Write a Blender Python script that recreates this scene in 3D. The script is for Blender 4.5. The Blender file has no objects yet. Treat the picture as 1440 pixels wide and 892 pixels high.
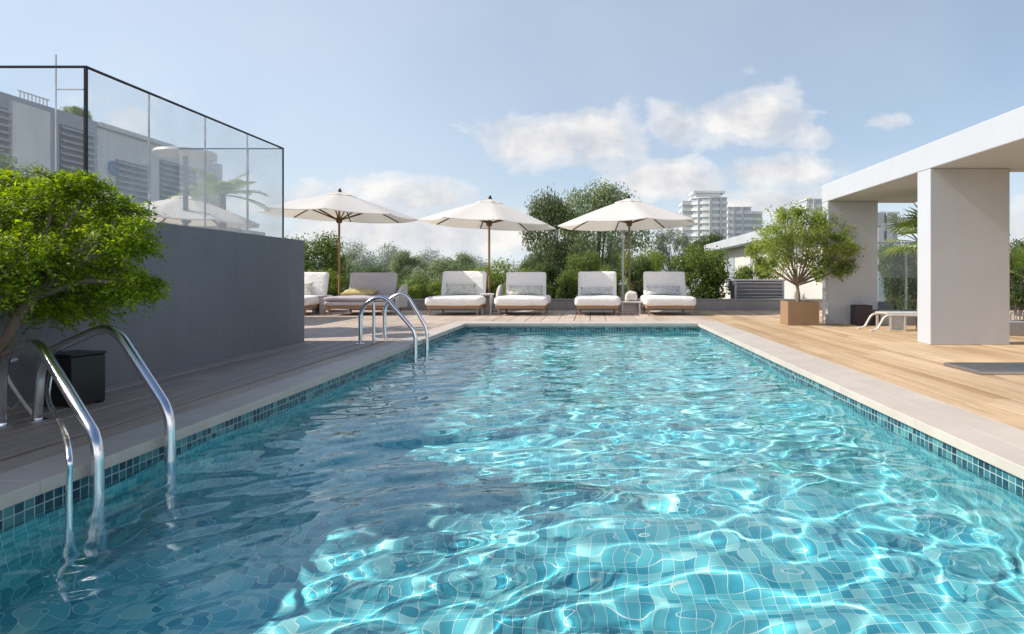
import bpy, bmesh, math, random
import numpy as np
from mathutils import Vector, Matrix, noise as mnoise

random.seed(11)
sc = bpy.context.scene
COL = sc.collection
F, EYE, VX, VY = 900.0, 0.9, 833.0, 389.0      # focal length in px of a 1440 px wide frame, eye height, vanishing point
PI = math.pi


def P(x, y, Y):
    return Vector(((x - VX) / F * Y, Y, EYE + (VY - y) / F * Y))


def ZY(y, Y):
    return EYE + (VY - y) / F * Y


def XY(x, Y):
    return (x - VX) / F * Y


# ---------------------------------------------------------------- materials
def new_mat(name):
    m = bpy.data.materials.new(name)
    m.use_nodes = True
    nt = m.node_tree
    nt.nodes.clear()
    out = nt.nodes.new('ShaderNodeOutputMaterial')
    return m, nt, out


def N(nt, kind, **kw):
    n = nt.nodes.new(kind)
    for k, v in kw.items():
        if k.startswith('i_'):
            key = k[2:].replace('_', ' ')
            n.inputs[key].default_value = v
        else:
            setattr(n, k, v)
    return n


def L(nt, a, b):
    nt.links.new(a, b)


def math_node(nt, op, a, b=None, c=None, clamp=False):
    n = nt.nodes.new('ShaderNodeMath')
    n.operation = op
    n.use_clamp = clamp
    for i, v in enumerate((a, b, c)):
        if v is None:
            continue
        if isinstance(v, (int, float)):
            n.inputs[i].default_value = v
        else:
            nt.links.new(v, n.inputs[i])
    return n.outputs[0]


def ramp(nt, fac, stops, interp='LINEAR'):
    n = nt.nodes.new('ShaderNodeValToRGB')
    n.color_ramp.interpolation = interp
    els = n.color_ramp.elements
    while len(els) < len(stops):
        els.new(0.5)
    for e, (p, c) in zip(els, stops):
        e.position = p
        e.color = (c[0], c[1], c[2], 1)
    nt.links.new(fac, n.inputs[0])
    return n.outputs[0]


def coords(nt, scale=(1, 1, 1), kind='Object'):
    tc = nt.nodes.new('ShaderNodeTexCoord')
    mp = nt.nodes.new('ShaderNodeMapping')
    mp.inputs['Scale'].default_value = scale
    nt.links.new(tc.outputs[kind], mp.inputs[0])
    return mp.outputs[0]


def surf(name, c1, c2=None, rough=0.6, scale=3.0, bump=0.0, bscale=None, metal=0.0, spec=0.4, stretch=(1, 1, 1),
         detail=6, sheen=0.0, stain=None, streak=0.0):
    """general surface: two tones mixed by noise, fine bump, optional big soft stains"""
    m, nt, out = new_mat(name)
    b = N(nt, 'ShaderNodeBsdfPrincipled')
    b.inputs['Roughness'].default_value = rough
    b.inputs['Metallic'].default_value = metal
    b.inputs['Specular IOR Level'].default_value = spec
    if sheen:
        b.inputs['Sheen Weight'].default_value = sheen
    c2 = c2 or tuple(0.85 * v for v in c1)
    vec = coords(nt, stretch)
    nz = N(nt, 'ShaderNodeTexNoise', i_Scale=scale, i_Detail=detail, i_Roughness=0.6)
    L(nt, vec, nz.inputs['Vector'])
    col = ramp(nt, nz.outputs[0], [(0.3, c1), (0.7, c2)])
    if stain:
        nz3 = N(nt, 'ShaderNodeTexNoise', i_Scale=stain[0], i_Detail=3.0)
        L(nt, coords(nt), nz3.inputs['Vector'])
        mx = N(nt, 'ShaderNodeMix', data_type='RGBA', blend_type='MULTIPLY')
        mx.inputs[0].default_value = 1
        L(nt, col, mx.inputs[6])
        L(nt, ramp(nt, nz3.outputs[0], [(0.35, (stain[1],) * 3), (0.65, (1, 1, 1))]), mx.inputs[7])
        col = mx.outputs[2]
    if streak:
        nz4 = N(nt, 'ShaderNodeTexNoise', i_Scale=1.0, i_Detail=5.0, i_Roughness=0.65)
        L(nt, coords(nt, (7, 7, 0.45)), nz4.inputs['Vector'])
        mx = N(nt, 'ShaderNodeMix', data_type='RGBA', blend_type='MULTIPLY')
        mx.inputs[0].default_value = 1
        L(nt, col, mx.inputs[6])
        L(nt, ramp(nt, nz4.outputs[0], [(0.38, (1 - streak,) * 3), (0.56, (1, 1, 1))]), mx.inputs[7])
        col = mx.outputs[2]
    L(nt, col, b.inputs['Base Color'])
    L(nt, ramp(nt, nz.outputs[0], [(0.2, (rough * 0.8,) * 3), (0.8, (min(1, rough * 1.15),) * 3)]), b.inputs['Roughness'])
    if bump:
        nb = N(nt, 'ShaderNodeTexNoise', i_Scale=bscale or scale * 12, i_Detail=4.0)
        L(nt, vec, nb.inputs['Vector'])
        bp = N(nt, 'ShaderNodeBump', i_Strength=bump, i_Distance=0.01)
        L(nt, nb.outputs[0], bp.inputs['Height'])
        L(nt, bp.outputs[0], b.inputs['Normal'])
    L(nt, b.outputs[0], out.inputs[0])
    return m


def wood_mat(name, tones, rough=0.6, axis=1, grain=26.0, bump=0.25, streak=0.35):
    """boards: tone by board (random per island), grain along one axis"""
    m, nt, out = new_mat(name)
    b = N(nt, 'ShaderNodeBsdfPrincipled', i_Roughness=rough)
    b.inputs['Specular IOR Level'].default_value = 0.3
    geo = N(nt, 'ShaderNodeNewGeometry')
    n = len(tones) - 1
    base = ramp(nt, geo.outputs['Random Per Island'], [(i / n, t) for i, t in enumerate(tones)])
    s = [grain, grain, grain]
    s[axis] = grain * 0.035
    tc = N(nt, 'ShaderNodeTexCoord')
    off = N(nt, 'ShaderNodeVectorMath', operation='ADD')
    cmb = N(nt, 'ShaderNodeCombineXYZ')
    v = math_node(nt, 'MULTIPLY', geo.outputs['Random Per Island'], 37.0)
    L(nt, v, cmb.inputs[0]); L(nt, v, cmb.inputs[1])
    L(nt, tc.outputs['Object'], off.inputs[0]); L(nt, cmb.outputs[0], off.inputs[1])
    mp = N(nt, 'ShaderNodeMapping')
    mp.inputs['Scale'].default_value = s
    L(nt, off.outputs[0], mp.inputs[0])
    nz = N(nt, 'ShaderNodeTexNoise', i_Scale=1.0, i_Detail=7.0, i_Roughness=0.65, i_Distortion=0.6)
    L(nt, mp.outputs[0], nz.inputs['Vector'])
    g = ramp(nt, nz.outputs[0], [(0.25, (1 - streak,) * 3), (0.5, (1, 1, 1)), (0.75, (1 + streak * 0.35,) * 3)])
    nz2 = N(nt, 'ShaderNodeTexNoise', i_Scale=0.7, i_Detail=4.0)
    L(nt, tc.outputs['Object'], nz2.inputs['Vector'])
    blot = ramp(nt, nz2.outputs[0], [(0.3, (0.8, 0.79, 0.78)), (0.7, (1.08, 1.08, 1.08))])
    m1 = N(nt, 'ShaderNodeMix', data_type='RGBA', blend_type='MULTIPLY'); m1.inputs[0].default_value = 1
    m2 = N(nt, 'ShaderNodeMix', data_type='RGBA', blend_type='MULTIPLY'); m2.inputs[0].default_value = 1
    L(nt, base, m1.inputs[6]); L(nt, g, m1.inputs[7])
    L(nt, m1.outputs[2], m2.inputs[6]); L(nt, blot, m2.inputs[7])
    L(nt, m2.outputs[2], b.inputs['Base Color'])
    bp = N(nt, 'ShaderNodeBump', i_Strength=bump, i_Distance=0.004)
    L(nt, nz.outputs[0], bp.inputs['Height']); L(nt, bp.outputs[0], b.inputs['Normal'])
    L(nt, b.outputs[0], out.inputs[0])
    return m


def tile_mat(name, size, grout_w, stops, grout, rough=0.25, blotch=0.25):
    """mosaic over a metre UV map: every tile its own tone, pale grout"""
    m, nt, out = new_mat(name)
    b = N(nt, 'ShaderNodeBsdfPrincipled', i_Roughness=rough)
    uv = N(nt, 'ShaderNodeUVMap')
    sep = N(nt, 'ShaderNodeSeparateXYZ')
    L(nt, uv.outputs[0], sep.inputs[0])
    us = math_node(nt, 'DIVIDE', sep.outputs[0], size)
    vs = math_node(nt, 'DIVIDE', sep.outputs[1], size)
    fu, fv = math_node(nt, 'FLOOR', us), math_node(nt, 'FLOOR', vs)
    cmb = N(nt, 'ShaderNodeCombineXYZ')
    L(nt, fu, cmb.inputs[0]); L(nt, fv, cmb.inputs[1])
    wn = N(nt, 'ShaderNodeTexWhiteNoise', noise_dimensions='2D')
    L(nt, cmb.outputs[0], wn.inputs['Vector'])
    col = ramp(nt, wn.outputs[0], stops)
    nz = N(nt, 'ShaderNodeTexNoise', i_Scale=1.3, i_Detail=3.0)
    L(nt, uv.outputs[0], nz.inputs['Vector'])
    mx = N(nt, 'ShaderNodeMix', data_type='RGBA', blend_type='MULTIPLY'); mx.inputs[0].default_value = 1
    L(nt, col, mx.inputs[6])
    L(nt, ramp(nt, nz.outputs[0], [(0.3, (1 - blotch,) * 3), (0.7, (1, 1, 1))]), mx.inputs[7])
    g = grout_w / size / 2
    pu = math_node(nt, 'ABSOLUTE', math_node(nt, 'SUBTRACT', math_node(nt, 'FRACT', us), 0.5))
    pv = math_node(nt, 'ABSOLUTE', math_node(nt, 'SUBTRACT', math_node(nt, 'FRACT', vs), 0.5))
    mask = math_node(nt, 'GREATER_THAN', math_node(nt, 'MAXIMUM', pu, pv), 0.5 - g)
    mg = N(nt, 'ShaderNodeMix', data_type='RGBA')
    L(nt, mask, mg.inputs[0]); L(nt, mx.outputs[2], mg.inputs[6])
    mg.inputs[7].default_value = (*grout, 1)
    L(nt, mg.outputs[2], b.inputs['Base Color'])
    bp = N(nt, 'ShaderNodeBump', i_Strength=0.4, i_Distance=0.002)
    bp.invert = True
    L(nt, mask, bp.inputs['Height']); L(nt, bp.outputs[0], b.inputs['Normal'])
    L(nt, b.outputs[0], out.inputs[0])
    return m


def leaf_mat(name, tones, transl=0.4, rough=0.5, big=0.0):
    m, nt, out = new_mat(name)
    geo = N(nt, 'ShaderNodeNewGeometry')
    n = len(tones) - 1
    col = ramp(nt, geo.outputs['Random Per Island'], [(i / n, t) for i, t in enumerate(tones)])
    if big:
        nz = N(nt, 'ShaderNodeTexNoise', i_Scale=big, i_Detail=2.0)
        L(nt, coords(nt), nz.inputs['Vector'])
        mx = N(nt, 'ShaderNodeMix', data_type='RGBA', blend_type='MULTIPLY'); mx.inputs[0].default_value = 1
        L(nt, col, mx.inputs[6])
        L(nt, ramp(nt, nz.outputs[0], [(0.35, (0.55, 0.6, 0.6)), (0.65, (1.15, 1.12, 1.0))]), mx.inputs[7])
        col = mx.outputs[2]
    b = N(nt, 'ShaderNodeBsdfPrincipled', i_Roughness=rough)
    b.inputs['Specular IOR Level'].default_value = 0.25
    L(nt, col, b.inputs['Base Color'])
    t = N(nt, 'ShaderNodeBsdfTranslucent')
    hs = N(nt, 'ShaderNodeHueSaturation', i_Saturation=1.15, i_Value=1.5)
    L(nt, col, hs.inputs['Color']); L(nt, hs.outputs[0], t.inputs[0])
    mix = N(nt, 'ShaderNodeMixShader')
    mix.inputs[0].default_value = transl
    L(nt, b.outputs[0], mix.inputs[1]); L(nt, t.outputs[0], mix.inputs[2])
    L(nt, mix.outputs[0], out.inputs[0])
    return m


def cloth_mat(name, c, transl=0.0, bump=0.15, sc_=180, c2=None):
    m, nt, out = new_mat(name)
    b = N(nt, 'ShaderNodeBsdfPrincipled', i_Roughness=0.85)
    b.inputs['Specular IOR Level'].default_value = 0.15
    b.inputs['Sheen Weight'].default_value = 0.15
    nz = N(nt, 'ShaderNodeTexNoise', i_Scale=4.0, i_Detail=5.0)
    L(nt, coords(nt), nz.inputs['Vector'])
    L(nt, ramp(nt, nz.outputs[0], [(0.3, c), (0.7, c2 or tuple(v * 0.9 for v in c))]), b.inputs['Base Color'])
    nb = N(nt, 'ShaderNodeTexNoise', i_Scale=7.0, i_Detail=6.0, i_Distortion=0.8)
    L(nt, coords(nt, (1, 1, 2.2)), nb.inputs['Vector'])
    bp = N(nt, 'ShaderNodeBump', i_Strength=bump, i_Distance=0.06)
    L(nt, nb.outputs[0], bp.inputs['Height']); L(nt, bp.outputs[0], b.inputs['Normal'])
    if transl:
        t = N(nt, 'ShaderNodeBsdfTranslucent')
        t.inputs[0].default_value = (c[0], c[1] * 0.93, c[2] * 0.82, 1)
        mix = N(nt, 'ShaderNodeMixShader'); mix.inputs[0].default_value = transl
        L(nt, b.outputs[0], mix.inputs[1]); L(nt, t.outputs[0], mix.inputs[2])
        L(nt, mix.outputs[0], out.inputs[0])
    else:
        L(nt, b.outputs[0], out.inputs[0])
    return m


def floral_mat(name, ground, spots, scale=16):
    m, nt, out = new_mat(name)
    b = N(nt, 'ShaderNodeBsdfPrincipled', i_Roughness=0.85)
    b.inputs['Specular IOR Level'].default_value = 0.1
    vec = coords(nt)
    nz = N(nt, 'ShaderNodeTexNoise', i_Scale=scale, i_Detail=3.0, i_Distortion=1.4)
    L(nt, vec, nz.inputs['Vector'])
    L(nt, ramp(nt, nz.outputs[0], [(0.36, spots[0]), (0.44, ground), (0.56, ground), (0.62, spots[1]), (0.72, spots[2])]),
      b.inputs['Base Color'])
    L(nt, b.outputs[0], out.inputs[0])
    return m


def glass_pane_mat(name, tint, refl=1.0, veil=0.0, veil_col=(0.8, 0.85, 0.88)):
    """thin pane: clear with a slight tint, mirror by angle, whitish haze painted in as a diffuse veil"""
    m, nt, out = new_mat(name)
    tr = N(nt, 'ShaderNodeBsdfTransparent'); tr.inputs[0].default_value = (*tint, 1)
    gl = N(nt, 'ShaderNodeBsdfGlossy', i_Roughness=0.01); gl.inputs[0].default_value = (0.95, 0.97, 1, 1)
    fr = N(nt, 'ShaderNodeFresnel', i_IOR=1.5)
    fac = math_node(nt, 'MULTIPLY', fr.outputs[0], refl, clamp=True)
    mix = N(nt, 'ShaderNodeMixShader')
    L(nt, fac, mix.inputs[0]); L(nt, tr.outputs[0], mix.inputs[1]); L(nt, gl.outputs[0], mix.inputs[2])
    last = mix
    if veil:
        d = N(nt, 'ShaderNodeBsdfDiffuse'); d.inputs[0].default_value = (*veil_col, 1)
        nz = N(nt, 'ShaderNodeTexNoise', i_Scale=1.6, i_Detail=5.0)
        L(nt, coords(nt), nz.inputs['Vector'])
        f2 = math_node(nt, 'MULTIPLY', nz.outputs[0], veil * 2)
        mv = N(nt, 'ShaderNodeMixShader')
        L(nt, f2, mv.inputs[0]); L(nt, mix.outputs[0], mv.inputs[1]); L(nt, d.outputs[0], mv.inputs[2])
        last = mv
    L(nt, last.outputs[0], out.inputs[0])
    return m


def water_mat():
    m, nt, out = new_mat('water')
    g = N(nt, 'ShaderNodeBsdfGlass', i_IOR=1.333, i_Roughness=0.0)
    g.inputs['Color'].default_value = (0.91, 0.99, 1.0, 1)
    L(nt, g.outputs[0], out.inputs[0])
    return m


def metal_mat(name, c, rough, metal=1.0):
    m, nt, out = new_mat(name)
    b = N(nt, 'ShaderNodeBsdfPrincipled', i_Roughness=rough, i_Metallic=metal)
    nz = N(nt, 'ShaderNodeTexNoise', i_Scale=9.0, i_Detail=4.0)
    L(nt, coords(nt), nz.inputs['Vector'])
    L(nt, ramp(nt, nz.outputs[0], [(0.3, c), (0.7, tuple(v * 0.88 for v in c))]), b.inputs['Base Color'])
    L(nt, ramp(nt, nz.outputs[0], [(0.3, (rough * 0.7,) * 3), (0.75, (rough * 1.5,) * 3)]), b.inputs['Roughness'])
    L(nt, b.outputs[0], out.inputs[0])
    return m


M = dict(
    wall=surf('dark_render', (0.24, 0.235, 0.25), (0.20, 0.197, 0.213), 0.8, 1.2, 0.5, 45, stain=(0.6, 0.80), streak=0.05),
    stone=surf('pale_stone', (0.69, 0.61, 0.525), (0.62, 0.55, 0.475), 0.55, 5, 0.10, 70, stain=(1.3, 0.9)),
    greystone=surf('grey_stone', (0.42, 0.41, 0.42), (0.34, 0.335, 0.345), 0.7, 3, 0.2, 50, stain=(0.8, 0.8)),
    parapet=surf('parapet_render', (0.40, 0.385, 0.38), (0.34, 0.33, 0.33), 0.8, 2, 0.2, 50, stain=(0.6, 0.8)),
    white=surf('white_render', (0.575, 0.60, 0.645), (0.55, 0.575, 0.62), 0.75, 1.4, 0.2, 60, stain=(0.5, 0.93), streak=0.02),
    cream=surf('cream_render', (0.78, 0.74, 0.69), (0.72, 0.69, 0.64), 0.8, 1.0, 0.1, 30),
    timber=wood_mat('warm_timber', [(0.60, 0.415, 0.24), (0.70, 0.505, 0.31), (0.52, 0.345, 0.19), (0.74, 0.555, 0.36), (0.63, 0.44, 0.265)]),
    greywood=wood_mat('weathered_timber', [(0.42, 0.34, 0.295), (0.50, 0.41, 0.355), (0.36, 0.285, 0.245), (0.52, 0.435, 0.375)], streak=0.35),
    backwood=wood_mat('bleached_timber', [(0.62, 0.50, 0.40), (0.70, 0.58, 0.48), (0.56, 0.45, 0.36), (0.66, 0.54, 0.44)], streak=0.3),
    edgewood=wood_mat('edge_timber', [(0.55, 0.44, 0.35), (0.60, 0.49, 0.40)], streak=0.25),
    dark=surf('dark_void', (0.012, 0.01, 0.008), None, 0.95),
    black=surf('black_plastic', (0.012, 0.012, 0.014), (0.02, 0.02, 0.022), 0.35, 6),
    blackmetal=metal_mat('black_metal', (0.025, 0.027, 0.03), 0.4, 0.6),
    steel=metal_mat('polished_steel', (0.93, 0.92, 0.95), 0.2),
    alu=metal_mat('grey_aluminium', (0.45, 0.46, 0.48), 0.35),
    whitemetal=surf('white_metal', (0.78, 0.77, 0.75), None, 0.35, 4),
    pole=wood_mat('varnished_pole', [(0.36, 0.19, 0.085), (0.42, 0.235, 0.11)], 0.4, axis=2, grain=40),
    rib=surf('rib_wood', (0.11, 0.06, 0.022), (0.15, 0.085, 0.03), 0.5, 10),
    darkpole=surf('dark_pole', (0.17, 0.115, 0.065), (0.20, 0.14, 0.085), 0.5, 10),
    canopy=cloth_mat('parasol_cloth', (0.95, 0.925, 0.88), 0.33, 0.03, c2=(0.94, 0.91, 0.86)),
    cushion=cloth_mat('white_cushion', (0.90, 0.875, 0.86), 0, 0.35, c2=(0.86, 0.835, 0.82)),
    lilac=cloth_mat('shaded_lilac_cushion', (0.56, 0.51, 0.53), 0, 0.3),  # parasol shade on the lounger put into this tone; grey side table shares it
    apron=wood_mat('lounger_wood', [(0.38, 0.22, 0.13), (0.44, 0.27, 0.17)], 0.55, axis=0, grain=30),
    floral=floral_mat('leaf_print', (0.70, 0.69, 0.64), [(0.40, 0.46, 0.33), (0.46, 0.47, 0.44), (0.30, 0.36, 0.25)], 14),
    floralgrey=floral_mat('grey_print', (0.66, 0.66, 0.66), [(0.36, 0.40, 0.38), (0.42, 0.43, 0.46), (0.25, 0.27, 0.30)], 18),
    yellow=floral_mat('yellow_print', (0.60, 0.50, 0.22), [(0.42, 0.33, 0.10), (0.70, 0.62, 0.38), (0.35, 0.27, 0.08)], 16),
    pot=surf('clay_box', (0.36, 0.235, 0.14), (0.31, 0.20, 0.12), 0.65, 2, 0.1, 60),
    potdark=surf('dark_pot', (0.045, 0.032, 0.045), (0.06, 0.045, 0.055), 0.5, 4),
    soil=surf('soil', (0.05, 0.035, 0.025), (0.09, 0.06, 0.04), 0.95, 30, 0.8, 60),
    bark=surf('bark', (0.16, 0.12, 0.09), (0.26, 0.20, 0.155), 0.85, 14, 0.7, 60, stretch=(1, 1, 0.25)),
    palebark=surf('pale_bark', (0.30, 0.235, 0.165), (0.22, 0.165, 0.11), 0.85, 22, 0.7, 90, stretch=(1, 1, 0.25)),
    farbark=surf('far_bark', (0.14, 0.115, 0.09), (0.10, 0.085, 0.07), 0.9, 1),
    louvre=surf('louvre_grey', (0.46, 0.46, 0.49), (0.40, 0.40, 0.43), 0.5, 2),
    louvredark=surf('louvre_dark', (0.10, 0.105, 0.125), (0.13, 0.135, 0.155), 0.5, 2),
    block=surf('blue_grey_render', (0.40, 0.415, 0.46), (0.34, 0.355, 0.40), 0.7, 0.6, stain=(0.3, 0.85)),
    paleblock=surf('pale_grey_render', (0.80, 0.785, 0.765), (0.74, 0.725, 0.71), 0.8, 0.5, stain=(0.3, 0.85), streak=0.08),
    signblue=surf('sign_blue', (0.02, 0.06, 0.20), (0.04, 0.09, 0.24), 0.3, 6),
    towerwhite=surf('tower_white', (0.86, 0.855, 0.85), (0.80, 0.795, 0.79), 0.7, 0.1),
    towerglass=surf('tower_glass', (0.42, 0.46, 0.51), (0.50, 0.535, 0.575), 0.25, 0.15, spec=0.8),
    towergrey=surf('tower_grey', (0.62, 0.635, 0.66), (0.56, 0.575, 0.60), 0.6, 0.1),
    terrain=surf('terrain_green', (0.07, 0.10, 0.035), (0.12, 0.12, 0.06), 0.95, 0.05),
    hills=surf('hazy_hills', (0.33, 0.39, 0.36), (0.40, 0.45, 0.42), 1.0, 0.02, spec=0.0),  # aerial haze painted into the hill tones
    pane=glass_pane_mat('clear_pane', (0.965, 0.975, 0.978), 0.8, 0.26, (0.93, 0.93, 0.925)),
    panefront=glass_pane_mat('front_pane', (0.90, 0.945, 0.965), 0.8, 0.10, (0.8, 0.86, 0.9)),
    screen=glass_pane_mat('screen_pane', (0.72, 0.82, 0.84), 1.2, 0.05),
    water=water_mat(),
    towel=cloth_mat('towel', (0.82, 0.74, 0.70), 0, 0.4),
    seatbox=surf('white_side_table', (0.72, 0.69, 0.67), None, 0.5, 3),
    floor=tile_mat('floor_mosaic', 0.056, 0.0028,
                   [(0, (0.05, 0.40, 0.53)), (0.25, (0.12, 0.58, 0.69)), (0.75, (0.22, 0.75, 0.81)), (1, (0.48, 0.89, 0.89))],
                   (0.80, 0.96, 0.94), 0.4, 0.2),
    waterline=tile_mat('waterline_mosaic', 0.05, 0.005,
                       [(0, (0.004, 0.035, 0.06)), (0.45, (0.015, 0.10, 0.14)), (0.75, (0.04, 0.19, 0.23)), (1, (0.12, 0.36, 0.37))],
                       (0.46, 0.54, 0.52), 0.2, 0.2),
)
M['leaf_lime'] = leaf_mat('leaf_lime', [(0.08, 0.15, 0.012), (0.20, 0.30, 0.02), (0.44, 0.53, 0.04), (0.28, 0.39, 0.028)], 0.52, big=5.0)
M['leaf_olive'] = leaf_mat('leaf_olive', [(0.20, 0.28, 0.06), (0.33, 0.42, 0.11), (0.50, 0.55, 0.20), (0.27, 0.36, 0.08)], 0.45, big=2.5)
M['leaf_dark'] = leaf_mat('leaf_dark', [(0.081, 0.128, 0.041), (0.128, 0.189, 0.061), (0.189, 0.243, 0.081)], 0.35, big=0.25)
M['leaf_mid'] = leaf_mat('leaf_mid', [(0.130, 0.202, 0.052), (0.221, 0.293, 0.078), (0.312, 0.364, 0.111)], 0.4, big=0.3)
M['leaf_light'] = leaf_mat('leaf_light', [(0.192, 0.264, 0.060), (0.300, 0.372, 0.090), (0.408, 0.456, 0.132)], 0.45, big=0.4)
M['leaf_haze'] = leaf_mat('leaf_haze', [(0.396, 0.444, 0.372), (0.468, 0.516, 0.432), (0.528, 0.564, 0.480)], 0.3, big=0.12)  # distance haze mixed into the leaf colour
M['leaf_hazemid'] = leaf_mat('leaf_hazemid', [(0.270, 0.331, 0.189), (0.351, 0.405, 0.230), (0.432, 0.479, 0.284)], 0.35, big=0.15)  # milder distance haze mixed into these greens
M['leaf_tall'] = leaf_mat('leaf_tall', [(0.13, 0.165, 0.075), (0.19, 0.23, 0.105), (0.25, 0.28, 0.14)], 0.35, big=0.3)
M['leaf_grey'] = leaf_mat('leaf_grey', [(0.288, 0.324, 0.240), (0.360, 0.396, 0.288), (0.432, 0.456, 0.348)], 0.35, big=0.3)
M['leaf_palm'] = leaf_mat('leaf_palm', [(0.14, 0.21, 0.05), (0.24, 0.32, 0.08), (0.32, 0.39, 0.13)], 0.4)


# ---------------------------------------------------------------- mesh helpers
class MB:
    def __init__(self):
        self.v, self.f = [], []

    def add(self, vs, fs):
        o = len(self.v)
        self.v += [tuple(p) for p in vs]
        self.f += [tuple(i + o for i in q) for q in fs]
        return self

    def box(self, x0, x1, y0, y1, z0, z1, mat=None):
        vs = [Vector((x, y, z)) for x in (x0, x1) for y in (y0, y1) for z in (z0, z1)]
        if mat is not None:
            vs = [mat @ p for p in vs]
        return self.add(vs, [(0, 1, 3, 2), (4, 6, 7, 5), (0, 4, 5, 1), (2, 3, 7, 6), (0, 2, 6, 4), (1, 5, 7, 3)])

    def prism(self, poly, z0, z1):
        n = len(poly)
        vs = [(x, y, z0) for x, y in poly] + [(x, y, z1) for x, y in poly]
        fs = [tuple(reversed(range(n))), tuple(range(n, 2 * n))]
        fs += [(i, (i + 1) % n, n + (i + 1) % n, n + i) for i in range(n)]
        return self.add(vs, fs)

    def tube(self, pts, r, n=10, flat=1.0):
        pts = [Vector(p) for p in pts]
        m = len(pts)
        rs = list(r) if hasattr(r, '__len__') else [r] * m
        vs, fs = [], []
        up = None
        for i, p in enumerate(pts):
            d = (pts[min(i + 1, m - 1)] - pts[max(i - 1, 0)])
            if d.length < 1e-9:
                d = Vector((0, 0, 1))
            d.normalize()
            if up is None:
                up = d.orthogonal().normalized()
            up = (up - d * up.dot(d))
            if up.length < 1e-6:
                up = d.orthogonal()
            up.normalize()
            s = d.cross(up)
            for k in range(n):
                a = 2 * PI * k / n
                vs.append(p + (up * math.cos(a) + s * math.sin(a) * flat) * rs[i])
        for i in range(m - 1):
            for k in range(n):
                a, b = i * n + k, i * n + (k + 1) % n
                fs.append((a, b, b + n, a + n))
        fs.append(tuple(reversed(range(n))))
        fs.append(tuple(range((m - 1) * n, m * n)))
        return self.add(vs, fs)

    def lathe(self, prof, n=20, at=(0, 0, 0)):
        vs, fs = [], []
        for r, z in prof:
            for k in range(n):
                a = 2 * PI * k / n
                vs.append((at[0] + r * math.cos(a), at[1] + r * math.sin(a), at[2] + z))
        for i in range(len(prof) - 1):
            for k in range(n):
                a, b = i * n + k, i * n + (k + 1) % n
                fs.append((a, b, b + n, a + n))
        fs.append(tuple(reversed(range(n))))
        fs.append(tuple(range((len(prof) - 1) * n, len(prof) * n)))
        return self.add(vs, fs)

    def build(self, name, mat, parent=None, smooth=False, bevel=0.0, seg=2, angle=35):
        me = bpy.data.meshes.new(name)
        me.from_pydata(self.v, [], self.f)
        me.update()
        o = bpy.data.objects.new(name, me)
        COL.objects.link(o)
        me.materials.append(mat)
        if smooth:
            me.polygons.foreach_set('use_smooth', [True] * len(me.polygons))
            try:
                me.set_sharp_from_angle(angle=math.radians(angle))
            except Exception:
                pass
        if bevel:
            b = o.modifiers.new('edge', 'BEVEL')
            b.width = bevel
            b.segments = seg
            b.limit_method = 'ANGLE'
            b.angle_limit = math.radians(40)
        if parent is not None:
            o.parent = parent
        return o


def box_obj(name, dims, mat, parent=None, bevel=0.0, **k):
    return MB().box(*dims).build(name, mat, parent, bevel=bevel, **k)


def np_mesh(name, v, f, mat, parent=None, smooth=False):
    me = bpy.data.meshes.new(name)
    v = np.asarray(v, dtype=np.float32)
    f = np.asarray(f, dtype=np.int32)
    me.vertices.add(len(v))
    me.vertices.foreach_set('co', v.ravel())
    me.loops.add(f.size)
    me.loops.foreach_set('vertex_index', f.ravel())
    me.polygons.add(len(f))
    me.polygons.foreach_set('loop_start', np.arange(0, f.size, f.shape[1], dtype=np.int32))
    me.polygons.foreach_set('loop_total', np.full(len(f), f.shape[1], dtype=np.int32))
    if smooth:
        me.polygons.foreach_set('use_smooth', np.ones(len(f), dtype=bool))
    me.update(calc_edges=True)
    me.validate()
    o = bpy.data.objects.new(name, me)
    COL.objects.link(o)
    if mat:
        me.materials.append(mat)
    if parent is not None:
        o.parent = parent
    return o


def tag(o, label=None, cat=None, group=None, kind=None):
    if label: o['label'] = label
    if cat: o['category'] = cat
    if group: o['group'] = group
    if kind: o['kind'] = kind
    return o


def thing(name, label, cat, loc=(0, 0, 0), rz=0.0, group=None):
    o = bpy.data.objects.new(name, None)
    COL.objects.link(o)
    o.location = loc
    o.rotation_euler = (0, 0, rz)
    o.empty_display_size = 0.2
    return tag(o, label, cat, group)


def dup(root, loc, rz=0.0, label=None, scale=None, mats=None):
    r = root.copy()
    COL.objects.link(r)
    r.location = loc
    r.rotation_euler = (0, 0, rz)
    if scale: r.scale = scale
    if label: r['label'] = label
    for ch in root.children:
        c = ch.copy()
        COL.objects.link(c)
        c.parent = r
        for g in ch.children:
            d = g.copy()
            COL.objects.link(d)
            d.parent = c
    return r


def struct(o):
    return tag(o, kind='structure')


def bez(pts, n=10):
    """smooth curve through points (Catmull-Rom)"""
    pts = [Vector(p) for p in pts]
    ext = [pts[0] * 2 - pts[1]] + pts + [pts[-1] * 2 - pts[-2]]
    out = []
    for i in range(1, len(ext) - 2):
        a, b, c, d = ext[i - 1:i + 3]
        for k in range(n):
            t = k / n
            out.append(0.5 * ((2 * b) + (c - a) * t + (2 * a - 5 * b + 4 * c - d) * t * t + (3 * b - a - 3 * c + d) * t ** 3))
    out.append(pts[-1])
    return out


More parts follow.
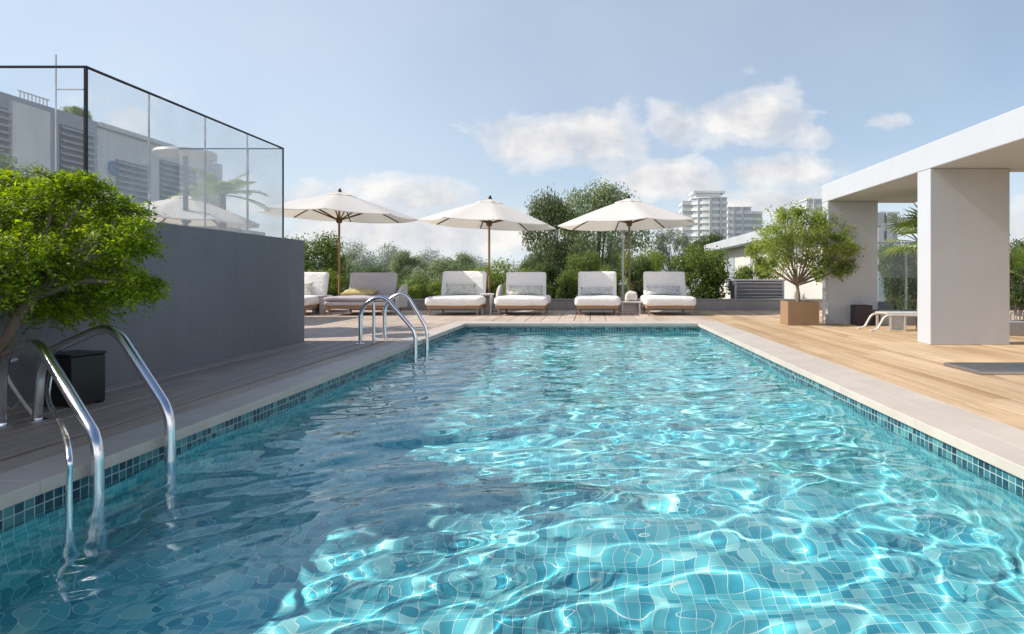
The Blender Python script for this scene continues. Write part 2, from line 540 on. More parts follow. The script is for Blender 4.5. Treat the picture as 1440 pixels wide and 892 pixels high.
def fillet(pts, rad, n=8):
    """polyline with rounded corners"""
    pts = [Vector(p) for p in pts]
    out = [pts[0]]
    for i in range(1, len(pts) - 1):
        p, a, b = pts[i], pts[i - 1], pts[i + 1]
        r = rad[i - 1] if hasattr(rad, '__len__') else rad
        u, w = (a - p), (b - p)
        r = min(r, u.length * 0.48, w.length * 0.48)
        s, e = p + u.normalized() * r, p + w.normalized() * r
        for k in range(n + 1):
            t = k / n
            out.append(s * (1 - t) ** 2 + p * 2 * t * (1 - t) + e * t * t)
    out.append(pts[-1])
    return out


# ---------------------------------------------------------------- world, sun, camera
SUN_DIR = Vector((-0.78, -0.035, 0.67)).normalized()


def build_world():
    w = bpy.data.worlds.new('World')
    sc.world = w
    w.use_nodes = True
    nt = w.node_tree
    nt.nodes.clear()
    out = nt.nodes.new('ShaderNodeOutputWorld')
    sky = nt.nodes.new('ShaderNodeTexSky')
    sky.sky_type = 'NISHITA'
    sky.sun_disc = False
    sky.sun_elevation = math.asin(SUN_DIR.z)
    sky.sun_rotation = math.atan2(SUN_DIR.x, SUN_DIR.y)
    sky.altitude = 50
    sky.air_density = 1.0
    sky.dust_density = 0.7
    sky.ozone_density = 1.6
    tc = nt.nodes.new('ShaderNodeTexCoord')
    sep = nt.nodes.new('ShaderNodeSeparateXYZ')
    L(nt, tc.outputs['Generated'], sep.inputs[0])
    ay = math_node(nt, 'MAXIMUM', math_node(nt, 'ABSOLUTE', sep.outputs[1]), 0.05)
    u = math_node(nt, 'DIVIDE', sep.outputs[0], ay)      # bearing and height of each direction
    v = math_node(nt, 'DIVIDE', sep.outputs[2], ay)
    cm = nt.nodes.new('ShaderNodeCombineXYZ')
    L(nt, u, cm.inputs[0]); L(nt, v, cm.inputs[1])

    def cloud_noise(dx, dy):
        mp = nt.nodes.new('ShaderNodeMapping')
        mp.inputs['Location'].default_value = (dx + 3.1, dy + 1.7, 0)
        mp.inputs['Scale'].default_value = (1.0, 1.35, 1)
        L(nt, cm.outputs[0], mp.inputs[0])
        nz = N(nt, 'ShaderNodeTexNoise', i_Scale=9.0, i_Detail=9.0, i_Roughness=0.56, i_Distortion=0.25)
        L(nt, mp.outputs[0], nz.inputs['Vector'])
        return nz.outputs[0]

    n0 = cloud_noise(0, 0)
    n1 = cloud_noise(0.028, -0.035)
    blobs = [(795, 195, 125, 44, 1.05), (945, 176, 42, 36, 0.85), (1068, 165, 92, 46, 1.0), (1150, 190, 60, 26, 0.6), (1250, 172, 48, 22, 0.6),
             (945, 254, 88, 28, 1.1), (1092, 242, 84, 27, 1.0), (1120, 286, 150, 26, 0.95), (575, 278, 105, 32, 1.0),
             (450, 285, 170, 38, 0.8), (190, 165, 90, 60, 0.45), (620, 325, 270, 36, 1.0), (1450, 330, 120, 60, 0.8),
             (330, 270, 110, 36, 0.5), (880, 312, 170, 24, 0.6), (1700, 240, 160, 60, 0.8), (-350, 220, 200, 70, 0.7), (700, 345, 420, 22, 0.55)]
    tot = None
    for (x, y, rx, ry, s) in blobs:
        cx, cy, rx, ry = (x - VX) / F, (VY - y) / F, rx / F, ry / F
        du = math_node(nt, 'DIVIDE', math_node(nt, 'SUBTRACT', u, cx), rx)
        dv = math_node(nt, 'DIVIDE', math_node(nt, 'SUBTRACT', v, cy), ry)
        d2 = math_node(nt, 'ADD', math_node(nt, 'MULTIPLY', du, du), math_node(nt, 'MULTIPLY', dv, dv))
        g = math_node(nt, 'MULTIPLY', math_node(nt, 'EXPONENT', math_node(nt, 'MULTIPLY', d2, -0.85)), s)
        tot = g if tot is None else math_node(nt, 'MAXIMUM', tot, g)

    # broad unseen cloud bank, added behind the viewer as fill light
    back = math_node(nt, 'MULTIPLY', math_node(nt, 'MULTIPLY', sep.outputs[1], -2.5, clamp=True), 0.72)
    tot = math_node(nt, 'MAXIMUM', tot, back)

    def dens(nn):
        return math_node(nt, 'ADD', math_node(nt, 'MULTIPLY', tot, 0.62), math_node(nt, 'SUBTRACT', nn, 0.62))

    d0, d1 = dens(n0), dens(n1)
    mask = ramp(nt, d0, [(0.08, (0, 0, 0)), (0.22, (0.5,) * 3), (0.42, (0.95,) * 3)], 'EASE')
    lit = math_node(nt, 'ADD', math_node(nt, 'MULTIPLY', math_node(nt, 'SUBTRACT', d0, d1), 2.4), 0.5)
    core = math_node(nt, 'SUBTRACT', lit, math_node(nt, 'MULTIPLY', d0, 0.35))
    ccol = ramp(nt, core, [(0.0, (0.66, 0.68, 0.735)), (0.35, (0.82, 0.815, 0.83)), (0.75, (1.0, 0.975, 0.945))])
    # pale haze low over the horizon
    el = math_node(nt, 'MAXIMUM', sep.outputs[2], 0.0)
    hz = math_node(nt, 'MULTIPLY', math_node(nt, 'EXPONENT', math_node(nt, 'MULTIPLY', el, -6.3)), 0.95)
    # thin high veil, thicker towards the sun
    veiln = N(nt, 'ShaderNodeTexNoise', i_Scale=2.2, i_Detail=5.0)
    L(nt, cm.outputs[0], veiln.inputs['Vector'])
    dot = N(nt, 'ShaderNodeVectorMath', operation='DOT_PRODUCT')
    L(nt, tc.outputs['Generated'], dot.inputs[0])
    dot.inputs[1].default_value = SUN_DIR
    vl = math_node(nt, 'MULTIPLY', math_node(nt, 'ADD', math_node(nt, 'MULTIPLY', dot.outputs['Value'], 0.36), 0.38, clamp=True),
                   math_node(nt, 'ADD', veiln.outputs[0], 0.5))
    low = N(nt, 'ShaderNodeMapRange', interpolation_type='SMOOTHSTEP')
    low.inputs['From Min'].default_value = 0.37
    low.inputs['From Max'].default_value = 0.58
    low.inputs['To Min'].default_value = 1.0
    low.inputs['To Max'].default_value = 0.0
    L(nt, sep.outputs[2], low.inputs['Value'])
    hz2 = math_node(nt, 'MULTIPLY', math_node(nt, 'MAXIMUM', hz, vl, clamp=True), low.outputs[0])

    b1 = N(nt, 'ShaderNodeBackground', i_Strength=0.14)
    L(nt, sky.outputs[0], b1.inputs[0])
    b2 = N(nt, 'ShaderNodeBackground', i_Strength=1.0)
    b2.inputs[0].default_value = (0.79, 0.885, 1.0, 1)
    b3 = N(nt, 'ShaderNodeBackground')
    L(nt, math_node(nt, 'ADD', math_node(nt, 'MULTIPLY', math_node(nt, 'MULTIPLY', sep.outputs[1], -2.5, clamp=True), 0.55), 1.0), b3.inputs['Strength'])  # added clouds behind the viewer made brighter for more fill
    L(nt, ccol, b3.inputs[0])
    m1 = N(nt, 'ShaderNodeMixShader')
    L(nt, hz2, m1.inputs[0]); L(nt, b1.outputs[0], m1.inputs[1]); L(nt, b2.outputs[0], m1.inputs[2])
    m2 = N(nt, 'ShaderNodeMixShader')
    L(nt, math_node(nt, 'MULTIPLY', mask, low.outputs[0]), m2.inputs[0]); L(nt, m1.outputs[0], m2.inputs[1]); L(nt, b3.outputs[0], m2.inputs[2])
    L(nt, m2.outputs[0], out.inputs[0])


def build_sun_camera():
    d = bpy.data.lights.new('sun', 'SUN')
    d.energy = 4.8
    d.angle = math.radians(0.55)
    d.color = (1.0, 0.93, 0.83)
    d.cycles.is_caustics_light = True
    s = bpy.data.objects.new('sun', d)
    COL.objects.link(s)
    s.location = SUN_DIR * 60
    s.rotation_euler = SUN_DIR.to_track_quat('Z', 'Y').to_euler()
    cam = bpy.data.cameras.new('camera')
    co = bpy.data.objects.new('camera', cam)
    COL.objects.link(co)
    sc.camera = co
    co.location = (0, 0, EYE)
    co.rotation_euler = (PI / 2, 0, 0)
    cam.sensor_width = 36
    cam.lens = 36 * F / 1440
    cam.shift_x = -(VX - 720) / 1440
    cam.shift_y = -(446 - VY) / 1440
    cam.clip_start = 0.05
    cam.clip_end = 6000
    cy = sc.cycles
    cy.use_denoising = True
    cy.denoiser = 'OPENIMAGEDENOISE'
    cy.caustics_reflective = False
    cy.caustics_refractive = True
    cy.max_bounces = 12
    cy.diffuse_bounces = 4
    cy.glossy_bounces = 4
    cy.transmission_bounces = 8
    cy.transparent_max_bounces = 16
    cy.sample_clamp_indirect = 6
    cy.sample_clamp_direct = 0
    cy.blur_glossy = 0.2
    cy.use_adaptive_sampling = False
    sc.view_settings.view_transform = 'Standard'
    sc.view_settings.look = 'None'
    sc.view_settings.exposure = 0
    sc.view_settings.gamma = 1


# ---------------------------------------------------------------- setting: pool, decks, terrain
PX0, PX1, PY0, PY1 = -2.41, 2.02, -3.2, 12.2      # coping edge
WZ, FZ = -0.145, -1.06
WALL_X, WALL_END = -4.0, 8.9
PAR_Y = 17.2


def boards(x0, x1, y0, y1, w, gap, top, rng, joint=None, th=0.03):
    mb = MB()
    x = x0
    while x < x1 - 0.01:
        xe = min(x + w - gap, x1)
        y = y0
        while y < y1 - 0.01:
            ye = y1 if joint is None else min(y1, y + joint * rng.uniform(0.6, 1.3))
            if y1 - ye < 0.4:
                ye = y1
            dz = rng.uniform(-0.0012, 0.0012)
            mb.box(x, xe, y, ye - (0.004 if ye < y1 else 0), top - th + dz, top + dz)
            y = ye
        x += w
    return mb


def set_uv(o, fn):
    me = o.data
    uvl = me.uv_layers.new(name='UVMap')
    for p in me.polygons:
        for li in p.loop_indices:
            co = me.vertices[me.loops[li].vertex_index].co
            uvl.data[li].uv = fn(co, p.normal)


def build_setting():
    rng = random.Random(5)
    # terrain: one sheet to the horizon, the roof terrace stands above it
    t = MB()
    R = 3500
    t.add([(-R, -R, -7), (R, -R, -7), (R, R, -7), (-R, R, -7)], [(0, 1, 2, 3)])
    struct(t.build('terrain', M['terrain']))
    # low hazy hills
    hv, hf = [], []
    n = 160
    for i in range(n + 1):
        x = -900 + 1800 * i / n
        h = 17 + 9 * mnoise.noise(Vector((x * 0.004, 3, 0))) + 3.5 * mnoise.noise(Vector((x * 0.02, 7, 0))) + 1.2 * mnoise.noise(Vector((x * 0.1, 9, 0)))
        hv += [(x, 640, -8), (x, 700, h), (x, 800, -8)]
    for i in range(n):
        a = i * 3
        hf += [(a, a + 3, a + 4, a + 1), (a + 1, a + 4, a + 5, a + 2)]
    struct(np_mesh('hills', hv, hf, M['hills'], smooth=True))

    # terrace slab under the boards, in four pieces around the basin
    s = MB()
    s.box(-16, PX0 - 0.2, -3.6, 17.0, -0.6, -0.045)
    s.box(PX1 + 0.2, 14, -3.6, 17.0, -0.6, -0.045)
    s.box(PX0 - 0.2, PX1 + 0.2, PY1 + 0.2, 17.0, -0.6, -0.045)
    s.box(-16, 14, 17.45, 23.5, -7, -0.02)
    struct(s.build('terrace_slab', M['dark']))
    # left deck: wide weathered boards; rear: bleached; right: warm narrow boards
    b = boards(WALL_X + 0.002, -2.89, -3, 8.9, 0.222, 0.030, 0, rng, 4.5)
    struct(b.build('weathered_deck', M['greywood'], bevel=0.003, seg=1))
    b = boards(-13, -2.69, 8.904, 17.0, 0.30, 0.006, 0, rng, 3.2)
    bb = boards(PX0 - 0.27, PX1 + 0.48, PY1 + 0.665, 17.0, 0.33, 0.014, 0, rng, None)
    b.add(bb.v, bb.f)
    struct(b.build('rear_deck', M['backwood'], bevel=0.003, seg=1))
    b = boards(2.515, 13, -3, 17.0, 0.145, 0.004, 0, rng, 3.6)
    struct(b.build('timber_deck', M['timber'], bevel=0.002, seg=1))
    # beige margin beside the left coping
    mb = MB()
    y = -3
    while y < 8.9:
        ye = min(y + 1.8, 8.9)
        mb.box(-2.872, -2.694, y, ye - 0.003, -0.03, 0.001)
        y = ye
    struct(mb.build('edge_board', M['edgewood'], bevel=0.003, seg=1))

    # coping slabs
    c = MB()
    y = PY0
    while y < PY1 + 0.6:
        ye = min(y + 1.2, PY1 + 0.65)
        c.box(-2.69, PX0, y, ye - 0.0015, -0.055, 0.006)
        c.box(PX1, 2.24, y, ye - 0.0015, -0.055, 0.006)
        c.box(2.242, 2.51, y, ye - 0.0015, -0.055, 0.003)
        y = ye
    x = PX0
    while x < PX1 - 0.01:
        xe = min(x + 1.1, PX1)
        c.box(x + 0.003, xe, PY1, PY1 + 0.65, -0.055, 0.006)
        x = xe
    struct(c.build('pool_coping', M['stone'], bevel=0.005, seg=2))

    # basin
    a0, a1, b0, b1 = PX0 - 0.03, PX1 + 0.03, PY0, PY1 + 0.03
    for nm, z0, z1, mt in (('waterline_band', -0.2065, -0.0565, M['waterline']), ('pool_wall', FZ - 0.1, -0.207, M['floor'])):
        w = MB()
        w.box(a0 - 0.2, a0, b0 - 0.2, b1 + 0.2, z0, z1)
        w.box(a1, a1 + 0.2, b0 - 0.2, b1 + 0.2, z0, z1)
        w.box(a0, a1, b1, b1 + 0.2, z0, z1)
        w.box(a0, a1, b0 - 0.2, b0, z0, z1)
        o = w.build(nm, mt)
        set_uv(o, lambda co, nn: (co.y + 50, co.z + 5.0065) if abs(nn.x) > 0.5 else (co.x + 50, co.z + 5.026) if abs(nn.y) > 0.5 else (co.x + 50, co.y + 50))
        o.cycles.is_caustics_receiver = True
        struct(o)
    f = MB()
    f.add([(a0, b0, FZ), (a1, b0, FZ), (a1, b1, FZ), (a0, b1, FZ)], [(0, 1, 2, 3)])
    o = f.build('pool_floor', M['floor'])
    set_uv(o, lambda co, nn: (co.x + 50, co.y + 50))
    o.cycles.is_caustics_receiver = True
    struct(o)

    # water surface: a real rippled sheet
    r = np.random.default_rng(4)
    comps = []
    for lo, hi, num, slope, spread in ((1.1, 2.6, 10, 0.028, 0.9), (0.42, 1.1, 26, 0.027, 0.75), (0.13, 0.42, 48, 0.047, 0.6)):
        for i in range(num):
            lam = lo * (hi / lo) ** r.random()
            th = r.normal(PI / 2 + 0.12, spread)
            k = 2 * PI / lam
            a = slope * math.sqrt(2.0 / num) / k
            comps.append((k * math.cos(th), k * math.sin(th), a, r.random() * 2 * PI))
    nx, ny = 340, 1100
    X, Y = np.meshgrid(np.linspace(a0 - 0.005, a1 + 0.005, nx), np.linspace(b0 - 0.005, b1 + 0.005, ny))
    Z = np.full_like(X, WZ)
    # slow warp so that the ripples do not run on for ever
    Xw = X + 0.10 * np.sin(1.3 * Y + 0.7) + 0.07 * np.sin(2.1 * X + 1.1 * Y)
    Yw = Y + 0.12 * np.sin(1.1 * X - 0.6 * Y) + 0.06 * np.sin(2.7 * X)
    for kx, ky, a, p in comps:
        Z += a * np.cos(kx * Xw + ky * Yw + p)
    v = np.stack([X.ravel(), Y.ravel(), Z.ravel()], 1)
    i = np.arange(nx * ny).reshape(ny, nx)
    q = np.stack([i[:-1, :-1], i[:-1, 1:], i[1:, 1:], i[1:, :-1]], -1).reshape(-1, 4)
    o = np_mesh('water', v, q, M['water'], smooth=True)
    o.cycles.is_caustics_caster = True
    struct(o)


# ---------------------------------------------------------------- left: wall, railing, ladders
def build_left_wall():
    root = thing('retaining_wall', 'dark grey rendered wall along the left side of the pool', 'wall', (WALL_X, 4, 0))
    o = MB()
    o.box(-0.28, 0, -7, WALL_END - 4, -0.3, 1.40)
    o.box(-4.5, -0.281, WALL_END - 4 - 0.28, WALL_END - 4, -0.3, 1.40)
    o.build('wall_body', M['wall'], root, bevel=0.012, seg=2)
    d = MB()
    d.box(-9, WALL_X - 0.285, -3, WALL_END - 0.285, -0.04, 1.2)
    struct(d.build('raised_terrace', M['greystone']))

    g = thing('glass_railing', 'frameless glass screen with thin black rails standing on the grey wall', 'railing', (-4.06, 5.13, 1.40))
    TZ = 2.58 - 1.40

    def post(x, y, r, mat, z1=TZ, z0=-0.004):
        MB().box(x - r, x + r, y - r, y + r, z0, z1).build('post', mat, g, bevel=0.002, seg=1)

    def rail(x0, x1, y0, y1, z, r, mat):
        MB().box(x0, x1, y0, y1, z - r, z + r).build('rail', mat, g, bevel=0.002, seg=1)

    def pane(pts, mat):
        MB().add(pts, [(0, 1, 2, 3)]).build('glass_pane', mat, g)

    YE = 3.27
    post(0, 0, 0.011, M['blackmetal'], TZ - 0.0095)
    rail(-0.011, 0.011, -0.011, YE + 0.011, TZ, 0.009, M['blackmetal'])
    rail(-3.2, -0.0115, -0.010, 0.010, TZ, 0.009, M['blackmetal'])
    ys = [0, 0.73, 1.58, 2.40, YE]
    for y in ys[1:-1]:
        post(0, y, 0.007, M['alu'], TZ - 0.0095)
    post(0, YE, 0.009, M['blackmetal'], TZ - 0.0095)
    for a, b in zip(ys[:-1], ys[1:]):
        pane([(0, a + 0.02, 0.01), (0, b - 0.014, 0.01), (0, b - 0.014, TZ - 0.02), (0, a + 0.02, TZ - 0.02)], M['pane'])
    rail(-1.36, -0.0115, YE - 0.008, YE + 0.008, TZ - 0.003, 0.0075, M['blackmetal'])
    post(-0.46, YE, 0.007, M['alu'], TZ - 0.011)
    for a, b in ((-0.45, -0.014), (-1.36, -0.47)):
        pane([(a, YE, 0.01), (b, YE, 0.01), (b, YE, TZ - 0.02), (a, YE, TZ - 0.02)], M['pane'])
    post(-0.24, 0, 0.005, M['alu'], TZ + 0.10)
    post(-1.5, 0, 0.006, M['alu'], TZ - 0.0095)
    rail(-0.23, -0.019, -0.005, 0.005, TZ - 0.18, 0.005, M['alu'])
    for a, b in ((-0.23, -0.02), (-1.48, -0.25), (-3.1, -1.51)):
        pane([(a, 0, 0.01), (b, 0, 0.01), (b, 0, TZ - 0.02), (a, 0, TZ - 0.02)], M['panefront'])


def ladder(name, label, rails, stub=None, n=12, r=0.0265, tread=True, extra=None):
    base = rails[0][-1]
    root = thing(name, label, 'pool ladder', (base[0], base[1], 0), group='steel pool ladders')
    off = Vector((base[0], base[1], 0))
    for pts in rails:
        path = fillet([Vector(p) - off for p in pts], [0.16] * (len(pts) - 3) + [0.10], 10)
        o = MB().tube(path, r, 16).build('handrail', M['steel'], root, smooth=True, angle=60)
        o.cycles.is_caustics_receiver = True
        fl = MB().lathe([(r * 1.05, 0.0), (r * 2.1, 0.0), (r * 2.1, 0.008), (r * 1.3, 0.016), (r * 1.05, 0.016)], 20,
                        tuple(Vector(pts[0]) - off)).build('flange', M['steel'], o, smooth=True, angle=40)
    if extra:
        for pts, rr in extra:
            MB().tube(bez([Vector(p) - off for p in pts], 10), rr, 12).build('brace', M['steel'], root, smooth=True, angle=60)
    if tread:
        a, b = Vector(rails[0][-1]) - off, Vector(rails[1][-1]) - off
        for z in (-0.45, -0.70, -0.95):
            MB().tube([Vector((a.x, a.y, z)), Vector((b.x, b.y, z))], 0.035, 12, 0.4).build('tread', M['steel'], root, smooth=True, angle=60)
    return root


def build_ladders():
    def rail(x_water, Yw, foot, apex_z, sl_z):
        w = Vector((x_water, Yw, -1.05))
        f = Vector(foot)
        d = Vector((f.x - w.x, f.y - w.y, 0))
        top_in = Vector((w.x, w.y, 0)) + d * 0.64
        return [f, Vector((f.x, f.y, apex_z - 0.05)) - d * 0.02, top_in + Vector((0, 0, apex_z + 0.015)) + d * 0.08,
                Vector((w.x, w.y, sl_z)), w]

    ra = [P(2, 600, 3.85), P(3, 500, 3.8), P(52, 478, 3.5), P(137, 618, 3.04), P(137, 760, 3.04)]
    ra[0].z = 0.0
    ra[-1] = Vector((ra[3].x, ra[3].y, -1.05))
    rb = [P(52, 592, 3.99), P(66, 500, 3.95), P(158, 455, 3.80), P(239, 580, 3.55), P(239, 760, 3.55)]
    rb[0].z = 0.0
    rb[1] = Vector((rb[0].x + 0.03, rb[0].y, rb[1].z))
    rb[-1] = Vector((rb[3].x, rb[3].y, -1.05))
    ex = [P(74, 508, 3.93), P(68, 560, 3.6), P(88, 602, 3.0), P(97, 640, 2.72), P(97, 700, 2.70)]
    ex.append(Vector((ex[-1].x, ex[-1].y, -0.9)))
    ladder('pool_ladder', 'large polished steel ladder rails nearest the camera at the left pool edge', [ra, rb], extra=[(ex, 0.0125)])
    r1 = [Vector((-3.09, 8.53, 0)), Vector((-3.09, 8.53, 0.50)), Vector((-2.80, 8.53, 0.67)), Vector((-2.36, 8.53, 0.16)), Vector((-2.36, 8.53, -1.05))]
    r2 = [Vector((-2.96, 9.12, 0)), Vector((-2.96, 9.12, 0.53)), Vector((-2.68, 9.12, 0.70)), Vector((-2.36, 9.12, 0.16)), Vector((-2.36, 9.12, -1.05))]
    ex = [Vector((-2.92, 8.55, 0.0)), Vector((-2.92, 8.55, 0.3)), Vector((-2.92, 8.54, 0.545))]
    ladder('pool_ladder', 'smaller steel ladder rails at the far left corner of the pool', [r1, r2], extra=[(ex, 0.020)])


# ---------------------------------------------------------------- furniture
def rounded(w, d, h, r, bulge=0.0, cuts=12, wrinkle=0.0, seed=0):
    """soft cushion centred on x,y with its bottom at z=0"""
    bm = bmesh.new()
    bmesh.ops.create_cube(bm, size=2.0)
    bmesh.ops.subdivide_edges(bm, edges=bm.edges[:], cuts=cuts, use_grid_fill=True)
    hx, hy, hz = w / 2, d / 2, h / 2
    r = min(r, hx, hy, hz) * 0.999
    for v in bm.verts:
        # pull grid lines towards the edges so that the rounding has enough faces
        q = [math.copysign(abs(c) ** 0.7, c) for c in v.co]
        p = Vector((q[0] * hx, q[1] * hy, q[2] * hz))
        c = Vector((max(-hx + r, min(hx - r, p.x)), max(-hy + r, min(hy - r, p.y)), max(-hz + r, min(hz - r, p.z))))
        dlt = p - c
        if dlt.length > 1e-6:
            p = c + dlt.normalized() * r
        k = max(0, 1 - (p.x / hx) ** 2) * max(0, 1 - (p.y / hy) ** 2)
        p.z += math.copysign(bulge * k, p.z) * (1 if p.z > 0 else 0.2)
        if wrinkle:
            p += Vector((0.3, 0.3, 1)) * wrinkle * mnoise.noise(Vector((p.x * 5 + seed, p.y * 5, p.z * 5)))
        v.co = p + Vector((0, 0, hz))
    return bm


def bm_obj(bm, name, mat, parent=None, mtx=None):
    if mtx is not None:
        bm.transform(mtx)
    me = bpy.data.meshes.new(name)
    bm.to_mesh(me)
    bm.free()
    me.polygons.foreach_set('use_smooth', [True] * len(me.polygons))
    me.materials.append(mat)
    o = bpy.data.objects.new(name, me)
    COL.objects.link(o)
    if parent is not None:
        o.parent = parent
    return o


def T(x, y, z):
    return Matrix.Translation((x, y, z))


def RX(a):
    return Matrix.Rotation(a, 4, 'X')


def pillow_mesh(w, h, t, seed):
    bm = bmesh.new()
    n = 16
    top, bot = {}, {}
    for i in range(n + 1):
        for j in range(n + 1):
            u, v = 2 * i / n - 1, 2 * j / n - 1
            pin = 1 - 0.10 * (1 - u * u) * abs(v) ** 3, 1 - 0.10 * (1 - v * v) * abs(u) ** 3
            x, y = u * w / 2 * pin[1], v * h / 2 * pin[0]
            e = (max(0, 1 - abs(u) ** 2.6) * max(0, 1 - abs(v) ** 2.6)) ** 0.55
            z = t / 2 * e + 0.02 * mnoise.noise(Vector((u * 2.2 + seed, v * 2.2, seed))) * e
            top[i, j] = bm.verts.new((x, y, z))
            bot[i, j] = top[i, j] if i in (0, n) or j in (0, n) else bm.verts.new((x, y, -t / 2 * e))
    for i in range(n):
        for j in range(n):
            bm.faces.new((top[i, j], top[i + 1, j], top[i + 1, j + 1], top[i, j + 1]))
            q = (bot[i, j], bot[i, j + 1], bot[i + 1, j + 1], bot[i + 1, j])
            bm.faces.new(q)
    return bm


def lounger(label, X0, X1, Yf, length, seat_top, back_top, back_in, mat, seed, arm=None, double=False, back_lean=0.30, woodz=0.14):
    """front edge at Yf, seat towards the back; a broad daybed with a raised backrest"""
    w = X1 - X0
    cx = (X0 + X1) / 2
    root = thing('sun_lounger', label, 'sun lounger', (cx, Yf, 0), group='cushioned sun loungers along the rear wall')
    # wooden base
    a = MB()
    hw = w / 2 - 0.05
    a.box(-hw, hw, 0.07, 0.10, woodz + 0.02, woodz + 0.08)
    a.box(-hw, hw, length - 0.10, length - 0.07, woodz + 0.02, woodz + 0.08)
    a.box(-hw, -hw + 0.03, 0.101, length - 0.101, woodz + 0.02, woodz + 0.08)
    a.box(hw - 0.03, hw, 0.101, length - 0.101, woodz + 0.02, woodz + 0.08)
    a.box(-hw + 0.031, hw - 0.031, 0.101, length - 0.101, woodz + 0.03, woodz + 0.06)
    a.build('base_frame', M['apron'], root, bevel=0.004)
    for sx in (-1, 1):
        for yy in (0.10, length - 0.16):
            x = sx * (hw - 0.05)
            MB().box(x - 0.018, x + 0.018, yy + 0.002, yy + 0.04, 0, woodz + 0.029).build('leg', M['apron'], root, bevel=0.003)
    h = seat_top - woodz - 0.082
    if double:
        bm_obj(rounded(w, length - 0.05, h * 0.55, 0.06, 0.004, 12, 0.006, seed), 'lower_cushion', mat, root, T(0, length / 2, woodz + 0.082))
        bm_obj(rounded(w, length - 0.05, h * 0.45, 0.05, 0.02, 12, 0.008, seed + 3), 'seat_cushion', mat, root, T(0, length / 2, woodz + 0.082 + h * 0.55))
    else:
        bm_obj(rounded(w, length - 0.03, h, 0.075, 0.02, 14, 0.010, seed), 'seat_cushion', mat, root, T(0, length / 2, woodz + 0.082))
    bh = (back_top - seat_top + 0.06) / math.cos(back_lean)
    bw = w - back_in
    mt = T(0, length * 0.80, seat_top - 0.05) @ RX(PI / 2 - back_lean) @ T(0, bh / 2, 0)
    bm_obj(rounded(bw, bh, 0.15, 0.06, 0.03, 14, 0.010, seed + 7), 'backrest', mat, root, mt)
    # rear stay of the backrest
    MB().tube([(-bw * 0.3, length * 0.97, woodz + 0.1), (-bw * 0.3, length * 0.80 + bh * 0.75 * math.sin(back_lean) + 0.10, seat_top + bh * 0.6)], 0.014, 8).build('stay', M['apron'], root)
    MB().tube([(bw * 0.3, length * 0.97, woodz + 0.1), (bw * 0.3, length * 0.80 + bh * 0.75 * math.sin(back_lean) + 0.10, seat_top + bh * 0.6)], 0.014, 8).build('stay', M['apron'], root)
    if arm:
        for sx in arm:
            x = sx * (w / 2 + 0.035)
            pts = bez([(x, length * 0.40, seat_top - 0.16), (x, length * 0.52, seat_top + 0.06), (x, length * 0.72, seat_top + 0.20), (x, length * 0.95, seat_top + 0.25)], 8)
            v, f = [], []
            for p in pts:
                v += [p + Vector((-0.03, 0, 0.03)), p + Vector((0.03, 0, 0.03)), Vector((p.x + 0.03, p.y, woodz)), Vector((p.x - 0.03, p.y, woodz))]
            m = len(pts)
            for i in range(m - 1):
                for k in range(4):
                    f.append((i * 4 + k, i * 4 + (k + 1) % 4, (i + 1) * 4 + (k + 1) % 4, (i + 1) * 4 + k))
            f += [(3, 2, 1, 0), ((m - 1) * 4, (m - 1) * 4 + 1, (m - 1) * 4 + 2, (m - 1) * 4 + 3)]
            MB().add(v, f).build('armrest', M['seatbox'], root, bevel=0.01)
    return root


def pillow(label, X, Y, z, w, h, lean, mat, seed, rz=0.0, t=0.16):
    o = bm_obj(pillow_mesh(w, h, t, seed), 'pillow', mat, None)
    o.matrix_world = T(X, Y, z) @ Matrix.Rotation(rz, 4, 'Z') @ RX(PI / 2 - lean)
    return tag(o, label, 'pillow', 'printed pillows on the loungers')


